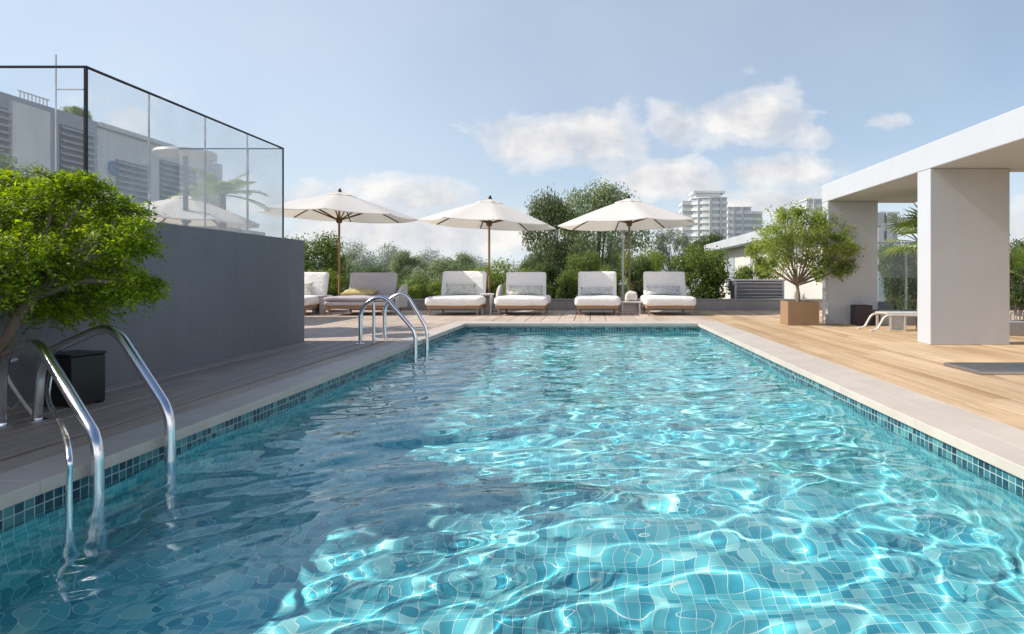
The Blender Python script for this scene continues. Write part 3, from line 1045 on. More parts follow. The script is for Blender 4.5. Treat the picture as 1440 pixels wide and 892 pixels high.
def build_loungers():
    Yf = 14.62
    s = F / Yf

    def xs(a, b):
        return XY(a, Yf), XY(b, Yf)

    top = 0.43
    y_b = Yf + 1.52 * 0.8
    defs = [
        ('white lounger half hidden behind the far end of the grey wall', 374, 432, M['cushion'], None, False, 0.15),
        ('grey lilac lounger shaded under the leftmost parasol', 453, 542, M['lilac'], (1,), True, 0.28),
        ('white lounger left of the middle parasol pole', 596, 676, M['cushion'], None, False, 0.20),
        ('white lounger with a curved armrest right of the middle parasol pole', 694, 769, M['cushion'], (-1,), False, 0.22),
        ('white lounger left of the rightmost parasol pole, shadow across its back', 808, 873, M['cushion'], None, False, 0.10),
        ('white lounger right of the rightmost parasol pole, last in the row', 907, 980, M['cushion'], None, False, 0.14),
    ]
    for i, (lab, a, b, m, arm, dbl, bi) in enumerate(defs):
        X0, X1 = xs(a, b)
        lounger(lab, X0, X1, Yf, 1.62, top, (0.97, 0.965, 0.985, 0.975, 0.99, 0.98)[i], bi, m, i * 11 + 2, arm, dbl, (0.30, 0.24, 0.38, 0.28, 0.25, 0.34)[i])

    def pil(lab, a, b, m, seed, zc, h, lean=0.35, rz=0, yy=0.15, t=0.16):
        Yp = y_b - yy + 0.04
        X0, X1 = XY(a, Yp), XY(b, Yp)
        pillow(lab, (X0 + X1) / 2, Yp, zc, X1 - X0, h, lean, m, seed, rz, t)

    pil('leaf printed pillow on the half hidden lounger by the grey wall', 408, 440, M['floral'], 1, 0.60, 0.34)
    pil('yellow patterned pillow lying on the grey lilac lounger', 481, 530, M['yellow'], 2, 0.515, 0.40, 1.35, 0.05, 0.30, 0.14)
    pil('leaf printed pillow on the lounger left of the middle parasol pole', 627, 670, M['floral'], 3, 0.585, 0.30, 0.35, 0.05)
    pil('low leaf printed pillow on the lounger with the curved armrest', 715, 764, M['floral'], 4, 0.56, 0.25, 0.35)
    pil('grey printed pillow on the lounger left of the rightmost parasol pole', 816, 862, M['floralgrey'], 5, 0.54, 0.20, 0.35)
    pil('grey printed pillow on the last lounger of the row', 909, 957, M['floralgrey'], 6, 0.56, 0.24, 0.35, -0.05)

    # small side tables between the loungers
    g = 'low white side tables between the loungers'

    def table(label, a, b, topy, mat, Y=15.25, d=0.34):
        X0, X1 = XY(a, Y), XY(b, Y)
        z = ZY(topy, Y)
        root = thing('side_table', label, 'side table', ((X0 + X1) / 2, Y, 0), group=g)
        hw = (X1 - X0) / 2
        MB().box(-hw, hw, 0, d, z - 0.045, z).build('table_top', mat, root, bevel=0.012, seg=3)
        b_ = MB()
        b_.box(-hw + 0.02, -hw + 0.06, 0.02, d - 0.02, 0, z - 0.046)
        b_.box(hw - 0.06, hw - 0.02, 0.02, d - 0.02, 0, z - 0.046)
        b_.box(-hw + 0.061, hw - 0.061, d - 0.06, d - 0.021, 0.04, z - 0.046)
        b_.build('table_base', mat, root, bevel=0.006)
        return root, z
    table('white side table at the foot of the middle parasol', 675, 692, 413, M['seatbox'])
    _, z = table('white side table with a towel at the foot of the rightmost parasol', 873, 902, 424, M['seatbox'])
    table('grey side table between the half hidden lounger and the lilac lounger', 437, 452, 416, M['lilac'])
    # folded towel thrown over the table
    Y = 15.25
    bm = rounded(0.30, 0.26, 0.20, 0.06, 0.03, 12, 0.05, 9)
    for v in bm.verts:
        v.co.x *= 1 - 0.75 * max(0, v.co.z)
    o = bm_obj(bm, 'towel', M['towel'], None)
    o.location = (XY(888, Y), Y + 0.17, z + 0.002)
    tag(o, 'crumpled pale pink towel heaped on the side table under the rightmost parasol', 'towel')


def umbrella(label, px, Y, apex_y, tip_z, R, hub_z, tilt, polemat, rot, seed, base=True, group='white parasols over the loungers'):
    X = XY(px, Y)
    zt = ZY(apex_y, Y)
    root = thing('parasol', label, 'parasol', (X, Y, 0), group=group)
    tm = Matrix.Rotation(tilt, 4, 'Y')
    H = zt - 0.05
    pole = MB().tube([(0, 0, 0.05), (0, 0, H - 0.02)], 0.028, 14).build('pole', polemat, root, smooth=True)
    b = MB()
    b.lathe([(0.26, 0), (0.27, 0.02), (0.26, 0.05), (0.06, 0.07), (0.045, 0.2), (0.035, 0.2)], 24)
    b.build('base', M['greystone'], root, smooth=True)
    n = 8
    cz = Vector((0, 0, tip_z))

    def tilt_pt(p):
        return cz + tm @ (Vector(p) - cz)

    def prof(t, amp=1.0):      # height from apex ring (t=0) to the rim (t=1)
        return tip_z + (H - 0.10 - tip_z) * (1 - t ** 1.12)
    # canopy: 8 gores that sag between the ribs, hem turned down a little
    v, f = [], []
    rows, sub = 9, 6
    t0 = 0.13
    m = n * sub
    for j in range(rows + 1):
        t = t0 + (1 - t0) * j / rows
        for k in range(m):
            a = rot + 2 * PI * k / m
            fr = (k % sub) / sub
            s = 4 * fr * (1 - fr)
            chord = math.cos(PI / n) / math.cos(((fr - 0.5) * 2 * PI / n))
            rr = R * t * (chord * (1 - 0.035 * s * t))
            z = prof(t) - 0.03 * s * t * t
            v.append(tilt_pt((rr * math.cos(a), rr * math.sin(a), z)))
    # hem
    for k in range(m):
        p = v[rows * m + k]
        v.append(Vector((p.x * 0.998, p.y * 0.998, p.z - 0.02)))
    for j in range(rows + 1):
        for k in range(m):
            a, b2 = j * m + k, j * m + (k + 1) % m
            f.append((a, b2, b2 + m, a + m))
    can = MB().add(v, f).build('canopy', M['canopy'], root, smooth=True, angle=50)
    # vent cap
    v, f = [], []
    for j in range(4):
        t = 0.012 + 0.19 * j / 3
        for k in range(m):
            a = rot + 2 * PI * k / m
            fr = (k % sub) / sub
            s = 4 * fr * (1 - fr)
            chord = math.cos(PI / n) / math.cos(((fr - 0.5) * 2 * PI / n))
            rr = R * t * chord
            z = H - 0.075 - (H - 0.10 - tip_z) * (t * 0.80) - 0.02 * s * (t / 0.2) ** 2 + 0.0
            v.append(tilt_pt((rr * math.cos(a), rr * math.sin(a), z)))
    for j in range(3):
        for k in range(m):
            a, b2 = j * m + k, j * m + (k + 1) % m
            f.append((a, b2, b2 + m, a + m))
    MB().add(v, f).build('vent_cap', M['canopy'], root, smooth=True, angle=50)
    top = tilt_pt((0, 0, H - 0.085))
    MB().lathe([(0.03, 0), (0.045, 0.02), (0.045, 0.04), (0.02, 0.055), (0.028, 0.075), (0.012, 0.10)], 14, top).build('finial', M['blackmetal'], root, smooth=True)
    MB().lathe([(0.055, -0.09), (0.075, -0.05), (0.075, 0.03), (0.05, 0.07)], 16, (0, 0, hub_z)).build('hub', M['rib'], root, smooth=True)
    # ribs under the cloth, struts from the hub
    for k in range(n):
        a = rot + 2 * PI * k / n
        c, s = math.cos(a), math.sin(a)
        pts = [tilt_pt((c * R * t, s * R * t, prof(t) - 0.022)) for t in (0.05, 0.3, 0.55, 0.8, 0.985)]
        rb = MB().tube(pts, 0.017, 6).build('rib', M['rib'], root)
        st = tilt_pt((c * R * 0.52, s * R * 0.52, prof(0.52) - 0.045))
        MB().tube([(c * 0.06, s * 0.06, hub_z), st], 0.018, 6).build('strut', M['rib'], rb)
    return root


def build_umbrellas():
    Y = 16.45
    umbrella('cream parasol on a brown wooden pole beside the grey lilac lounger', 477, Y, 263, 2.47, 1.97, 2.36, 0.035, M['pole'], 0.22, 1)
    umbrella('middle of the three big cream parasols, on a brown wooden pole', 688, Y, 273, 2.25, 1.77, 2.28, 0.045, M['pole'], 0.30, 2)
    umbrella('rightmost cream parasol, on a dark pole in front of tall trees', 885, Y, 272, 2.24, 1.85, 2.28, -0.03, M['darkpole'], 0.16, 3)
    umbrella('small cream parasol seen through the glass screen above the grey wall', 262, 10.2, 263, 1.80, 1.12, 1.84, 0.05, M['darkpole'], 0.1, 4)
    # slim post behind the right parasol
    r = thing('lamp_post', 'slim pale grey post behind the rightmost parasol pole', 'post', (XY(876, 17.9), 17.9, 0))
    MB().tube([(0, 0, 0), (0, 0, 1.95)], 0.032, 12).build('shaft', M['alu'], r, smooth=True)
    MB().lathe([(0.05, 1.951), (0.06, 1.98), (0.05, 2.06), (0.02, 2.08)], 14).build('lamp_head', M['whitemetal'], r, smooth=True)


# ---------------------------------------------------------------- foliage
def leaf_quads(c, nrm, d, Ln, Wd):
    d = d - nrm * np.sum(d * nrm, 1, keepdims=True)
    d /= np.linalg.norm(d, axis=1, keepdims=True) + 1e-9
    s = np.cross(nrm, d)
    Ln = Ln.reshape(-1, 1); Wd = Wd.reshape(-1, 1)
    v = np.stack([c - d * Ln / 2, c + s * Wd / 2 + d * Ln * 0.05 + nrm * Wd * 0.15, c + d * Ln / 2, c - s * Wd / 2 + d * Ln * 0.05 + nrm * Wd * 0.15], 1).reshape(-1, 3)
    f = np.arange(len(c) * 4).reshape(-1, 4)
    return v, f


def unit(r, n):
    a = r.normal(size=(n, 3))
    return a / np.linalg.norm(a, axis=1, keepdims=True)


def crown_leaves(clusters, per, Ln, Wd, r, up=0.5, shell=0.45):
    """clusters: (x,y,z,rx,ry,rz); leaves spread over each lump's outer volume"""
    C_, N_, D_ = [], [], []
    tot = sum((c[3] * c[4] * c[5]) ** (2 / 3) for c in clusters)
    for c in clusters:
        n = max(8, int(per * (c[3] * c[4] * c[5]) ** (2 / 3) / tot))
        u = unit(r, n)
        rad = (shell + (1 - shell) * r.random((n, 1)) ** 0.6) * (1 + 0.22 * r.normal(size=(n, 1)))
        C_.append(np.array(c[:3]) + u * rad * np.array(c[3:6]))
        nn = u + 0.75 * r.normal(size=(n, 3)) + np.array([0, 0, up])
        N_.append(nn / np.linalg.norm(nn, axis=1, keepdims=True))
        D_.append(u * 0.6 + r.normal(size=(n, 3)) + np.array([0, 0, -0.25]))
    c, nn, d = np.concatenate(C_), np.concatenate(N_), np.concatenate(D_)
    k = len(c)
    return leaf_quads(c, nn, d, Ln * r.uniform(0.6, 1.35, k), Wd * r.uniform(0.6, 1.35, k))


def limb_tubes(mb, base, targets, r0, r, start=0.35, sides=7):
    base = Vector(base)
    for t in targets:
        t = Vector(t)
        mid = base.lerp(t, 0.5) + Vector((r.uniform(-1, 1), r.uniform(-1, 1), r.uniform(0, 1))) * (t - base).length * 0.10
        pts = bez([base, mid, t], 5)
        mb.tube(pts, [r0 * (1 - 0.85 * i / (len(pts) - 1)) for i in range(len(pts))], sides)


def tree_proto(kind, seed, mat, n=13000):
    """unit tree: base at the origin, top near z=1, crown about 0.8 wide"""
    r = np.random.default_rng(seed)
    rr = random.Random(seed)
    root = thing('tree', 'x', 'tree')
    cl = []
    if kind == 'round':
        for i in range(26):
            u = unit(r, 1)[0]
            q = np.array([0, 0, 0.60]) + u * np.array([0.29, 0.29, 0.30]) * (0.55 + 0.45 * r.random())
            k = r.uniform(0.075, 0.145)
            cl.append((*q, k * 1.15, k * 1.15, k * 0.85))
        Ln, Wd, th = 0.021, 0.015, 0.26
    elif kind == 'tall':
        for i in range(30):
            a = r.uniform(0, 2 * PI)
            h = r.uniform(0.42, 0.95)
            w = 0.36 * math.sin(PI * min(1, (h - 0.25) / 0.85)) * r.uniform(0.25, 1.0)
            k = r.uniform(0.06, 0.115)
            cl.append((w * math.cos(a), w * math.sin(a), h, k * 1.3, k * 1.3, k * 0.7))
        Ln, Wd, th = 0.017, 0.011, 0.36
    elif kind == 'airy':
        for i in range(34):
            a = r.uniform(0, 2 * PI)
            h = r.uniform(0.35, 0.96)
            w = 0.36 * (1 - abs(h - 0.6) * 1.2) * r.uniform(0.3, 1.05)
            k = r.uniform(0.05, 0.09)
            cl.append((w * math.cos(a), w * math.sin(a), h, k, k, k * 1.25))
        Ln, Wd, th = 0.024, 0.010, 0.30
    else:   # shrub, leafy to the ground
        for i in range(22):
            u = unit(r, 1)[0]
            q = np.array([0, 0, 0.52]) + u * np.array([0.34, 0.34, 0.40]) * (0.5 + 0.5 * r.random())
            k = r.uniform(0.10, 0.17)
            cl.append((*q, k, k, k))
        Ln, Wd, th = 0.042, 0.024, 0.06
    v, f = crown_leaves(cl, n, Ln, Wd, r)
    np_mesh('crown', v, f, mat, root)
    mb = MB()
    if kind == 'shrub':
        for i in range(9):
            a = rr.uniform(0, 2 * PI)
            mb.tube(bez([(0.04 * math.cos(a), 0.04 * math.sin(a), 0), (0.14 * math.cos(a), 0.14 * math.sin(a), 0.3), (0.26 * math.cos(a), 0.26 * math.sin(a), rr.uniform(0.5, 0.85))], 4),
                    [0.012 * (1 - 0.07 * i_) for i_ in range(9)], 5)
    else:
        mb.tube([(0, 0, 0), (0.008, 0.004, th * 0.5), (-0.006, 0.0, th), (0.01, 0, th + 0.3)], [0.030, 0.024, 0.020, 0.008], 8)
        limb_tubes(mb, (-0.006, 0, th), [c[:3] for c in cl[::2]], 0.012, rr)
    mb.build('trunk', M['farbark'], root, smooth=True)
    return root


def shrub_spray_tree():
    """large leafy tree at the left: fine leaflets in arching sprays"""
    r = np.random.default_rng(21)
    rr = random.Random(21)
    base = Vector((-3.80, 3.78, 0))
    root = thing('leafy_tree', 'bushy lime green tree leaning over the deck in front of the grey wall', 'tree', base)
    fork = P(48, 418, 3.72)
    tr = MB()
    pts = bez([base - base, P(-30, 535, 3.77) - base, P(2, 490, 3.75) - base, P(30, 440, 3.73) - base, fork - base], 6)
    tr.tube(pts, [0.038 - 0.015 * i / (len(pts) - 1) for i in range(len(pts))], 10)
    cl = [(60, 300, 52), (130, 300, 46), (18, 318, 58), (100, 345, 55), (158, 330, 36), (60, 385, 48), (140, 372, 38), (178, 405, 26),
          (108, 418, 38), (62, 436, 30), (176, 300, 24), (22, 262, 26), (82, 262, 24), (-40, 320, 70), (-30, 400, 46), (188, 345, 20), (130, 265, 18), (30, 355, 45),
          (114, 436, 18), (158, 416, 24), (192, 402, 20), (-80, 360, 60), (95, 395, 40), (45, 415, 28)]
    C_, N_, D_ = [], [], []
    for (x, y, rad) in cl:
        Yc = (4.02 if x > 40 else 3.75) + rr.uniform(-0.30, 0.32) + (0.25 if y > 410 else 0)
        c = P(x, y, Yc)
        if c.x < WALL_X + 0.3:
            c.x = WALL_X + 0.3
        R = rad / F * Yc
        limb = bez([fork - base, (fork.lerp(c, 0.5) + Vector((0, 0, 0.06))) - base, c - base], 5)
        tr.tube(limb, [0.020 - 0.0145 * i / (len(limb) - 1) for i in range(len(limb))], 6)
        ntw = int(36 + rad * 1.3)
        for k in range(ntw):
            u = Vector(unit(r, 1)[0])
            u.z = u.z * 0.78 + 0.08
            s = c + u * R * rr.uniform(0.25, 0.72)
            out = Vector((u.x, u.y, u.z * 0.5 + 0.25)).normalized()
            Lt = R * rr.uniform(0.45, 0.95) + 0.06
            pts = []
            for t in np.linspace(0, 1, 7):
                pts.append(s + out * Lt * t + Vector((0, 0, -0.55 * Lt * t * t)))
            if k % 4 == 0:
                tr.tube([p - base for p in [c] + pts[::3]], [0.006, 0.004, 0.003, 0.0015], 4)
            m = int(22 + 14 * rr.random())
            tt = r.random(m) ** 0.8
            seg = np.array([np.array(s + out * Lt * t + Vector((0, 0, -0.55 * Lt * t * t))) for t in tt])
            jit = r.normal(size=(m, 3)) * 0.017
            jit[:, 2] *= 0.6
            C_.append(seg + jit)
            nn = np.tile(np.array([out.x * 0.5, out.y * 0.5, 0.9]), (m, 1)) + 0.55 * r.normal(size=(m, 3))
            N_.append(nn / np.linalg.norm(nn, axis=1, keepdims=True))
            D_.append(np.tile(np.array(out), (m, 1)) + 0.8 * r.normal(size=(m, 3)) + np.array([0, 0, -0.35]))
    c, nn, d = np.concatenate(C_), np.concatenate(N_), np.concatenate(D_)
    keep = c[:, 0] > WALL_X + 0.03
    c, nn, d = c[keep], nn[keep], d[keep]
    k = len(c)
    v, f = leaf_quads(c - np.array(base), nn, d, 0.026 * r.uniform(0.5, 1.5, k), 0.0118 * r.uniform(0.7, 1.3, k))
    np_mesh('crown', v, f, M['leaf_lime'], root)
    tr.build('trunk', M['bark'], root, smooth=True)


def potted_tree():
    Yc = 11.95
    r = np.random.default_rng(8)
    rr = random.Random(8)
    # square clay box, open, filled with soil
    Y0 = 11.74
    X0, X1 = XY(1108, Y0), XY(1152, Y0)
    pot = thing('planter_box', 'brown square planter box holding the small round tree', 'planter', ((X0 + X1) / 2, Y0 + 0.24, 0))
    hw, hd, hz = (X1 - X0) / 2, 0.24, 0.44
    b = MB()
    t = 0.03
    b.box(-hw, hw, -hd, -hd + t, 0.0, hz); b.box(-hw, hw, hd - t, hd, 0.0, hz)
    b.box(-hw, -hw + t, -hd + t + 0.001, hd - t - 0.001, 0.0, hz); b.box(hw - t, hw, -hd + t + 0.001, hd - t - 0.001, 0.0, hz)
    b.box(-hw + t + 0.001, hw - t - 0.001, -hd + t + 0.001, hd - t - 0.001, 0.02, 0.05)
    b.build('box', M['pot'], pot, bevel=0.006)
    MB().box(-hw + t + 0.002, hw - t - 0.002, -hd + t + 0.002, hd - t - 0.002, 0.06, hz - 0.05).build('soil', M['soil'], pot)
    base = Vector((XY(1122, Yc), Yc, hz - 0.055))
    root = thing('small_tree', 'small olive green tree with a fan of branches growing in the planter box', 'tree', base)
    fork = P(1121, 402, Yc)
    tr = MB()
    tr.tube([p - base for p in bez([base, base.lerp(fork, 0.5) + Vector((0.015, 0, 0)), fork], 5)], [0.042, 0.038, 0.035, 0.033, 0.031, 0.030, 0.030, 0.029, 0.029, 0.030, 0.032], 10)
    cl = []
    spec = [(1075, 345, 24), (1090, 320, 24), (1112, 308, 22), (1135, 312, 24), (1160, 318, 22), (1180, 335, 22), (1195, 352, 14), (1190, 372, 14),
            (1165, 345, 26), (1140, 338, 28), (1110, 338, 28), (1088, 352, 24), (1105, 365, 20), (1135, 364, 20), (1160, 368, 20), (1178, 380, 12), (1068, 366, 14),
            (1120, 298, 10), (1100, 303, 10), (1058, 352, 9), (1150, 305, 10), (1172, 312, 10), (1148, 385, 11), (1082, 374, 11), (1185, 355, 16)]
    C_, N_, D_ = [], [], []
    for (x, y, rad) in spec:
        Yk = Yc + rr.uniform(-0.45, 0.45)
        c = P(x, y, Yk)
        R = rad / F * Yk
        mid = fork.lerp(c, 0.5) + Vector((c.x - fork.x, c.y - fork.y, 0)) * 0.08
        limb = bez([fork, mid, c], 5)
        tr.tube([p - base for p in limb], [0.016 - 0.0115 * i / (len(limb) - 1) for i in range(len(limb))], 6)
        for k in range(int(10 + rad * 0.95)):
            u = Vector(unit(r, 1)[0])
            e = c + u * R * rr.uniform(0.7, 1.25)
            if rr.random() < 0.5:
                tr.tube([c - base, c.lerp(e, 0.6) - base + Vector((0, 0, 0.01)), e - base], [0.005, 0.0035, 0.002], 4)
            m = 26
            tt = r.uniform(0.25, 1.05, m).reshape(-1, 1)
            pos = np.array(c) + np.array(e - c) * tt + r.normal(size=(m, 3)) * 0.035
            C_.append(pos)
            nn = np.tile(np.array([0, 0, 0.6]), (m, 1)) + 0.3 * np.array(u) + 0.8 * r.normal(size=(m, 3))
            N_.append(nn / np.linalg.norm(nn, axis=1, keepdims=True))
            D_.append(np.tile(np.array(u), (m, 1)) + 0.7 * r.normal(size=(m, 3)))
    c, nn, d = np.concatenate(C_), np.concatenate(N_), np.concatenate(D_)
    k = len(c)
    v, f = leaf_quads(c - np.array(base), nn, d, 0.058 * r.uniform(0.6, 1.3, k), 0.024 * r.uniform(0.7, 1.3, k))
    np_mesh('crown', v, f, M['leaf_olive'], root)
    tr.build('trunk', M['palebark'], root, smooth=True)


def palm(name, label, base, head_h, fronds, flen, seed, trunk_r=0.05, fan=False):
    """fan=True: round fans of narrow blades on stalks; otherwise feather fronds"""
    r = random.Random(seed)
    root = thing(name, label, 'palm', base)
    MB().tube([(0, 0, 0), (0.02, 0, head_h * 0.5), (0, 0, head_h)], [trunk_r * 1.2, trunk_r, trunk_r * 0.9], 10).build('trunk', M['bark'], root, smooth=True)
    head = Vector((0, 0, head_h))
    for i in range(fronds):
        a = 2 * PI * i / fronds + r.uniform(-0.2, 0.2)
        el = r.uniform(-0.25, 1.2) if fan else r.uniform(-0.05, 1.15)
        d = Vector((math.cos(a) * math.cos(el), math.sin(a) * math.cos(el), math.sin(el)))
        side = d.cross(Vector((0, 0, 1)))
        side = side.normalized() if side.length > 0.1 else Vector((1, 0, 0))
        ln = flen * r.uniform(0.85, 1.1)
        mb = MB()
        if fan:
            tip = head + d * ln * 0.45
            mb.tube([head, head + d * ln * 0.22 + Vector((0, 0, 0.01)), tip], [0.010, 0.008, 0.006], 5)
            up = side.cross(d).normalized()
            for k in range(19):
                q = (k / 18 - 0.5) * 2 * 1.75
                v = (d * math.cos(q) + side * math.sin(q)).normalized()
                ll = ln * 0.62 * (0.72 + 0.28 * math.cos(q * 0.7)) * r.uniform(0.9, 1.08)
                w = v.cross(up).normalized() * ln * 0.018
                m1 = tip + v * ll * 0.45 + up * 0.01
                e = tip + v * ll + Vector((0, 0, -0.16 * ll * r.uniform(0.6, 1.4)))
                mb.add([tip - w * 0.3, m1 - w, e, m1 + w, tip + w * 0.3], [(0, 1, 2, 3, 4)])
        else:
            def at(t):
                return head + d * ln * t + Vector((0, 0, -0.42 * ln * t * t))
            mb.tube([at(k / 14) for k in range(15)], [0.010 * (1 - 0.8 * k / 14) for k in range(15)], 4)
            for k in range(6, 45):
                t = k / 44
                p = at(t)
                ll = ln * 0.36 * (math.sin(PI * min(1, 0.15 + 0.82 * t)) ** 0.7) * r.uniform(0.85, 1.1)
                for s in (-1, 1):
                    e = p + (side * s * 0.85 + d * 0.75).normalized() * ll + Vector((0, 0, -0.30 * ll))
                    w = d * ln * 0.007
                    m_ = p.lerp(e, 0.5) + Vector((0, 0, 0.05 * ll))
                    mb.add([p - w, m_ - w * 1.2, e, m_ + w * 1.2, p + w], [(0, 1, 2, 3, 4)])
        mb.build('frond', M['leaf_palm'], root)
    return root


def build_background_trees():
    protos = {
        'round_haze': tree_proto('round', 1, M['leaf_haze']), 'round_haze2': tree_proto('round', 2, M['leaf_hazemid'], 18000),
        'round_mid': tree_proto('round', 3, M['leaf_mid']), 'round_dark': tree_proto('round', 4, M['leaf_dark']),
        'round_light': tree_proto('round', 5, M['leaf_light'], 15000), 'tall_dark': tree_proto('tall', 6, M['leaf_tall'], 19000),
        'tall_mid': tree_proto('tall', 7, M['leaf_hazemid'], 17000), 'airy': tree_proto('airy', 9, M['leaf_grey'], 9000),
        'shrub_light': tree_proto('shrub', 10, M['leaf_light'], 8000), 'shrub_dark': tree_proto('shrub', 12, M['leaf_dark'], 8000),
        'shrub_mid': tree_proto('shrub', 14, M['leaf_mid'], 8000),
    }
    used = set()
    rr = random.Random(3)
    GR = 'trees beyond the terrace'
    #        kind, px, top y, crown width px, depth, label
    trees = [
        ('round_mid', 440, 318, 84, 50, 'tall leafy tree rising just past the end of the grey wall'),
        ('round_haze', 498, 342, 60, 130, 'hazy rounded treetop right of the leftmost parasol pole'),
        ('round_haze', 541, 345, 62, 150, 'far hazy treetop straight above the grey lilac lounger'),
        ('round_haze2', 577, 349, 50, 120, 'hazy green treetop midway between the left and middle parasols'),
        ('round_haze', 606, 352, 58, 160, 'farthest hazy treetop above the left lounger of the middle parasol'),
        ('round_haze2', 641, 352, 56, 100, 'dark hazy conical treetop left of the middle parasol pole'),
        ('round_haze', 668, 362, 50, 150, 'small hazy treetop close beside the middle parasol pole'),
        ('round_haze2', 487, 361, 80, 62, 'mid green tree behind the leftmost parasol pole'),
        ('round_dark', 530, 372, 74, 56, 'dark green tree behind the backrest of the grey lilac lounger'),
        ('round_mid', 572, 378, 70, 48, 'rounded green tree right of the grey lilac lounger'),
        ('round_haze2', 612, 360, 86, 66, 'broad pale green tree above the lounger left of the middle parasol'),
        ('round_dark', 648, 376, 60, 52, 'dark tree behind the lounger left of the middle parasol pole'),
        ('round_light', 706, 345, 135, 42, 'broad light green tree behind the middle parasol pole'),
        ('tall_dark', 784, 284, 116, 45, 'tall dark tree between the middle and right parasols'),
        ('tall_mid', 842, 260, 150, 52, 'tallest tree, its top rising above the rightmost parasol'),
        ('round_mid', 822, 347, 70, 34, 'green tree below the left half of the rightmost parasol'),
        ('round_light', 903, 338, 72, 38, 'bright green tree right of the rightmost parasol pole'),
        ('airy', 946, 325, 72, 55, 'feathery grey green tree left of the tall tower'),
        ('round_dark', 994, 324, 84, 75, 'dark green tree standing in front of the tall tower'),
        ('round_dark', 868, 344, 60, 60, 'dark tree showing behind the rightmost parasol pole'),
        ('round_dark', 755, 352, 70, 60, 'shaded tree filling the gap under the tall dark tree'),
        ('round_dark', 1450, 332, 120, 26, 'dark green tree right of the near white column'),
        ('round_mid', 1265, 338, 70, 30, 'green tree seen through the glass between the white columns'),
        ('round_haze2', 400, 352, 80, 70, 'pale tree showing over the end of the grey wall'),
        ('round_mid', 350, 345, 70, 60, 'green tree hidden low behind the glass screen corner'),
    ]
    base_z = -7.0
    for kind, px, ty, w, Y, lab in trees:
        if px < 670 and 44 < Y:
            w *= 1.3
        p = protos[kind]
        top = ZY(ty, Y)
        h = top - base_z
        wid = w / F * Y
        scl = (wid / 0.80, wid / 0.80, h / 0.97)
        loc = (XY(px, Y), Y, base_z)
        if kind not in used:
            used.add(kind)
            p.location, p.rotation_euler, p.scale = loc, (0, 0, rr.uniform(0, 6)), scl
            p['label'] = lab
            o = p
        else:
            o = dup(p, loc, rr.uniform(0, 6), lab, scl)
        o['group'] = GR
        if kind.startswith('round') or kind == 'airy':
            # crowns low over tall trunks look wrong when squeezed: sink the base instead
            hh = wid / 0.80 * 1.05
            if hh < h:
                o.scale = (wid / 0.8, wid / 0.8, hh / 0.97)
                o.location = (loc[0], loc[1], top - hh)
                ext = (top - hh) - base_z
                c = MB().tube([(0, 0, -ext / (hh / 0.97)), (0, 0, 0.02)], [0.034, 0.030], 8).build('lower_trunk', M['farbark'], o, smooth=True)
    shrubs = [
        ('shrub_light', 450, 372, 66, 18.6, 'lime green shrub at the end of the grey wall behind the loungers'),
        ('shrub_dark', 506, 384, 60, 18.9, 'dark shrub behind the backrest of the grey lilac lounger'),
        ('shrub_mid', 548, 392, 50, 18.7, 'green shrub just right of the grey lilac lounger'),
        ('shrub_light', 584, 396, 56, 18.5, 'low yellow green shrub left of the middle parasol loungers'),
        ('shrub_light', 618, 391, 46, 19.2, 'pale shrub behind the left lounger of the middle parasol'),
        ('shrub_mid', 682, 386, 50, 18.8, 'green shrub behind the middle parasol pole'),
        ('shrub_dark', 768, 371, 66, 19.0, 'dark glossy shrub right of the lounger with the armrest'),
        ('shrub_mid', 798, 380, 48, 18.6, 'green shrub between the middle and right pairs of loungers'),
        ('shrub_mid', 850, 374, 56, 19.4, 'green shrub behind the lounger left of the rightmost parasol pole'),
        ('shrub_dark', 903, 366, 60, 19.8, 'dark shrub behind the last lounger of the row'),
        ('shrub_mid', 985, 343, 96, 18.9, 'big round green bush between the last lounger and the louvred unit'),
        ('shrub_light', 1062, 364, 76, 19.3, 'yellow green shrub behind the louvred unit'),
        ('shrub_light', 722, 392, 44, 18.5, 'small light shrub between the two middle loungers'),
        ('shrub_dark', 945, 382, 40, 18.6, 'small dark shrub right of the last lounger'),
        ('shrub_dark', 1262, 348, 70, 14.6, 'dark shrub behind the glass between the white columns'),
        ('shrub_dark', 1300, 350, 70, 14.2, 'dark shrub behind the near white column beside the palm'),
        ('shrub_dark', 1432, 350, 60, 14.6, 'dark hedge shrub right of the near white column'),
        ('shrub_dark', 1470, 345, 70, 14.4, 'dark hedge shrub at the right edge of the view'),
    ]
    for kind, px, ty, w, Y, lab in shrubs:
        p = protos[kind]
        z0 = -0.02 if Y > 17.4 else 0.0
        top = ZY(ty, Y)
        h = top - z0
        wid = w / F * Y
        scl = (wid / 0.86, wid / 0.86, h / 0.98)
        loc = (XY(px, Y), Y, z0)
        if kind not in used:
            used.add(kind)
            p.location, p.rotation_euler, p.scale = loc, (0, 0, rr.uniform(0, 6)), scl
            p['label'] = lab
            o = p
        else:
            o = dup(p, loc, rr.uniform(0, 6), lab, scl)
        o.name = 'shrub'
        o['category'] = 'shrub'
        o['group'] = 'shrubs behind the low rear wall'
    # terrace plants behind the glass
    p = protos['shrub_mid']
    o = dup(p, (XY(18, 7.4), 7.4, 1.2), 1.0, 'green shrub behind the front glass pane at the left edge', (0.9, 0.9, ZY(214, 7.4) - 1.2))
    o.name = 'shrub'; o['category'] = 'shrub'; o['group'] = 'plants by the louvred house'
    p = protos['shrub_light']
    o = dup(p, (-14.9, 18.5, 5.2), 2.0, 'small shrub on the roof of the blue grey block', (1.1, 1.1, 0.68))
    o.name = 'shrub'; o['category'] = 'shrub'; o['group'] = 'plants by the louvred house'


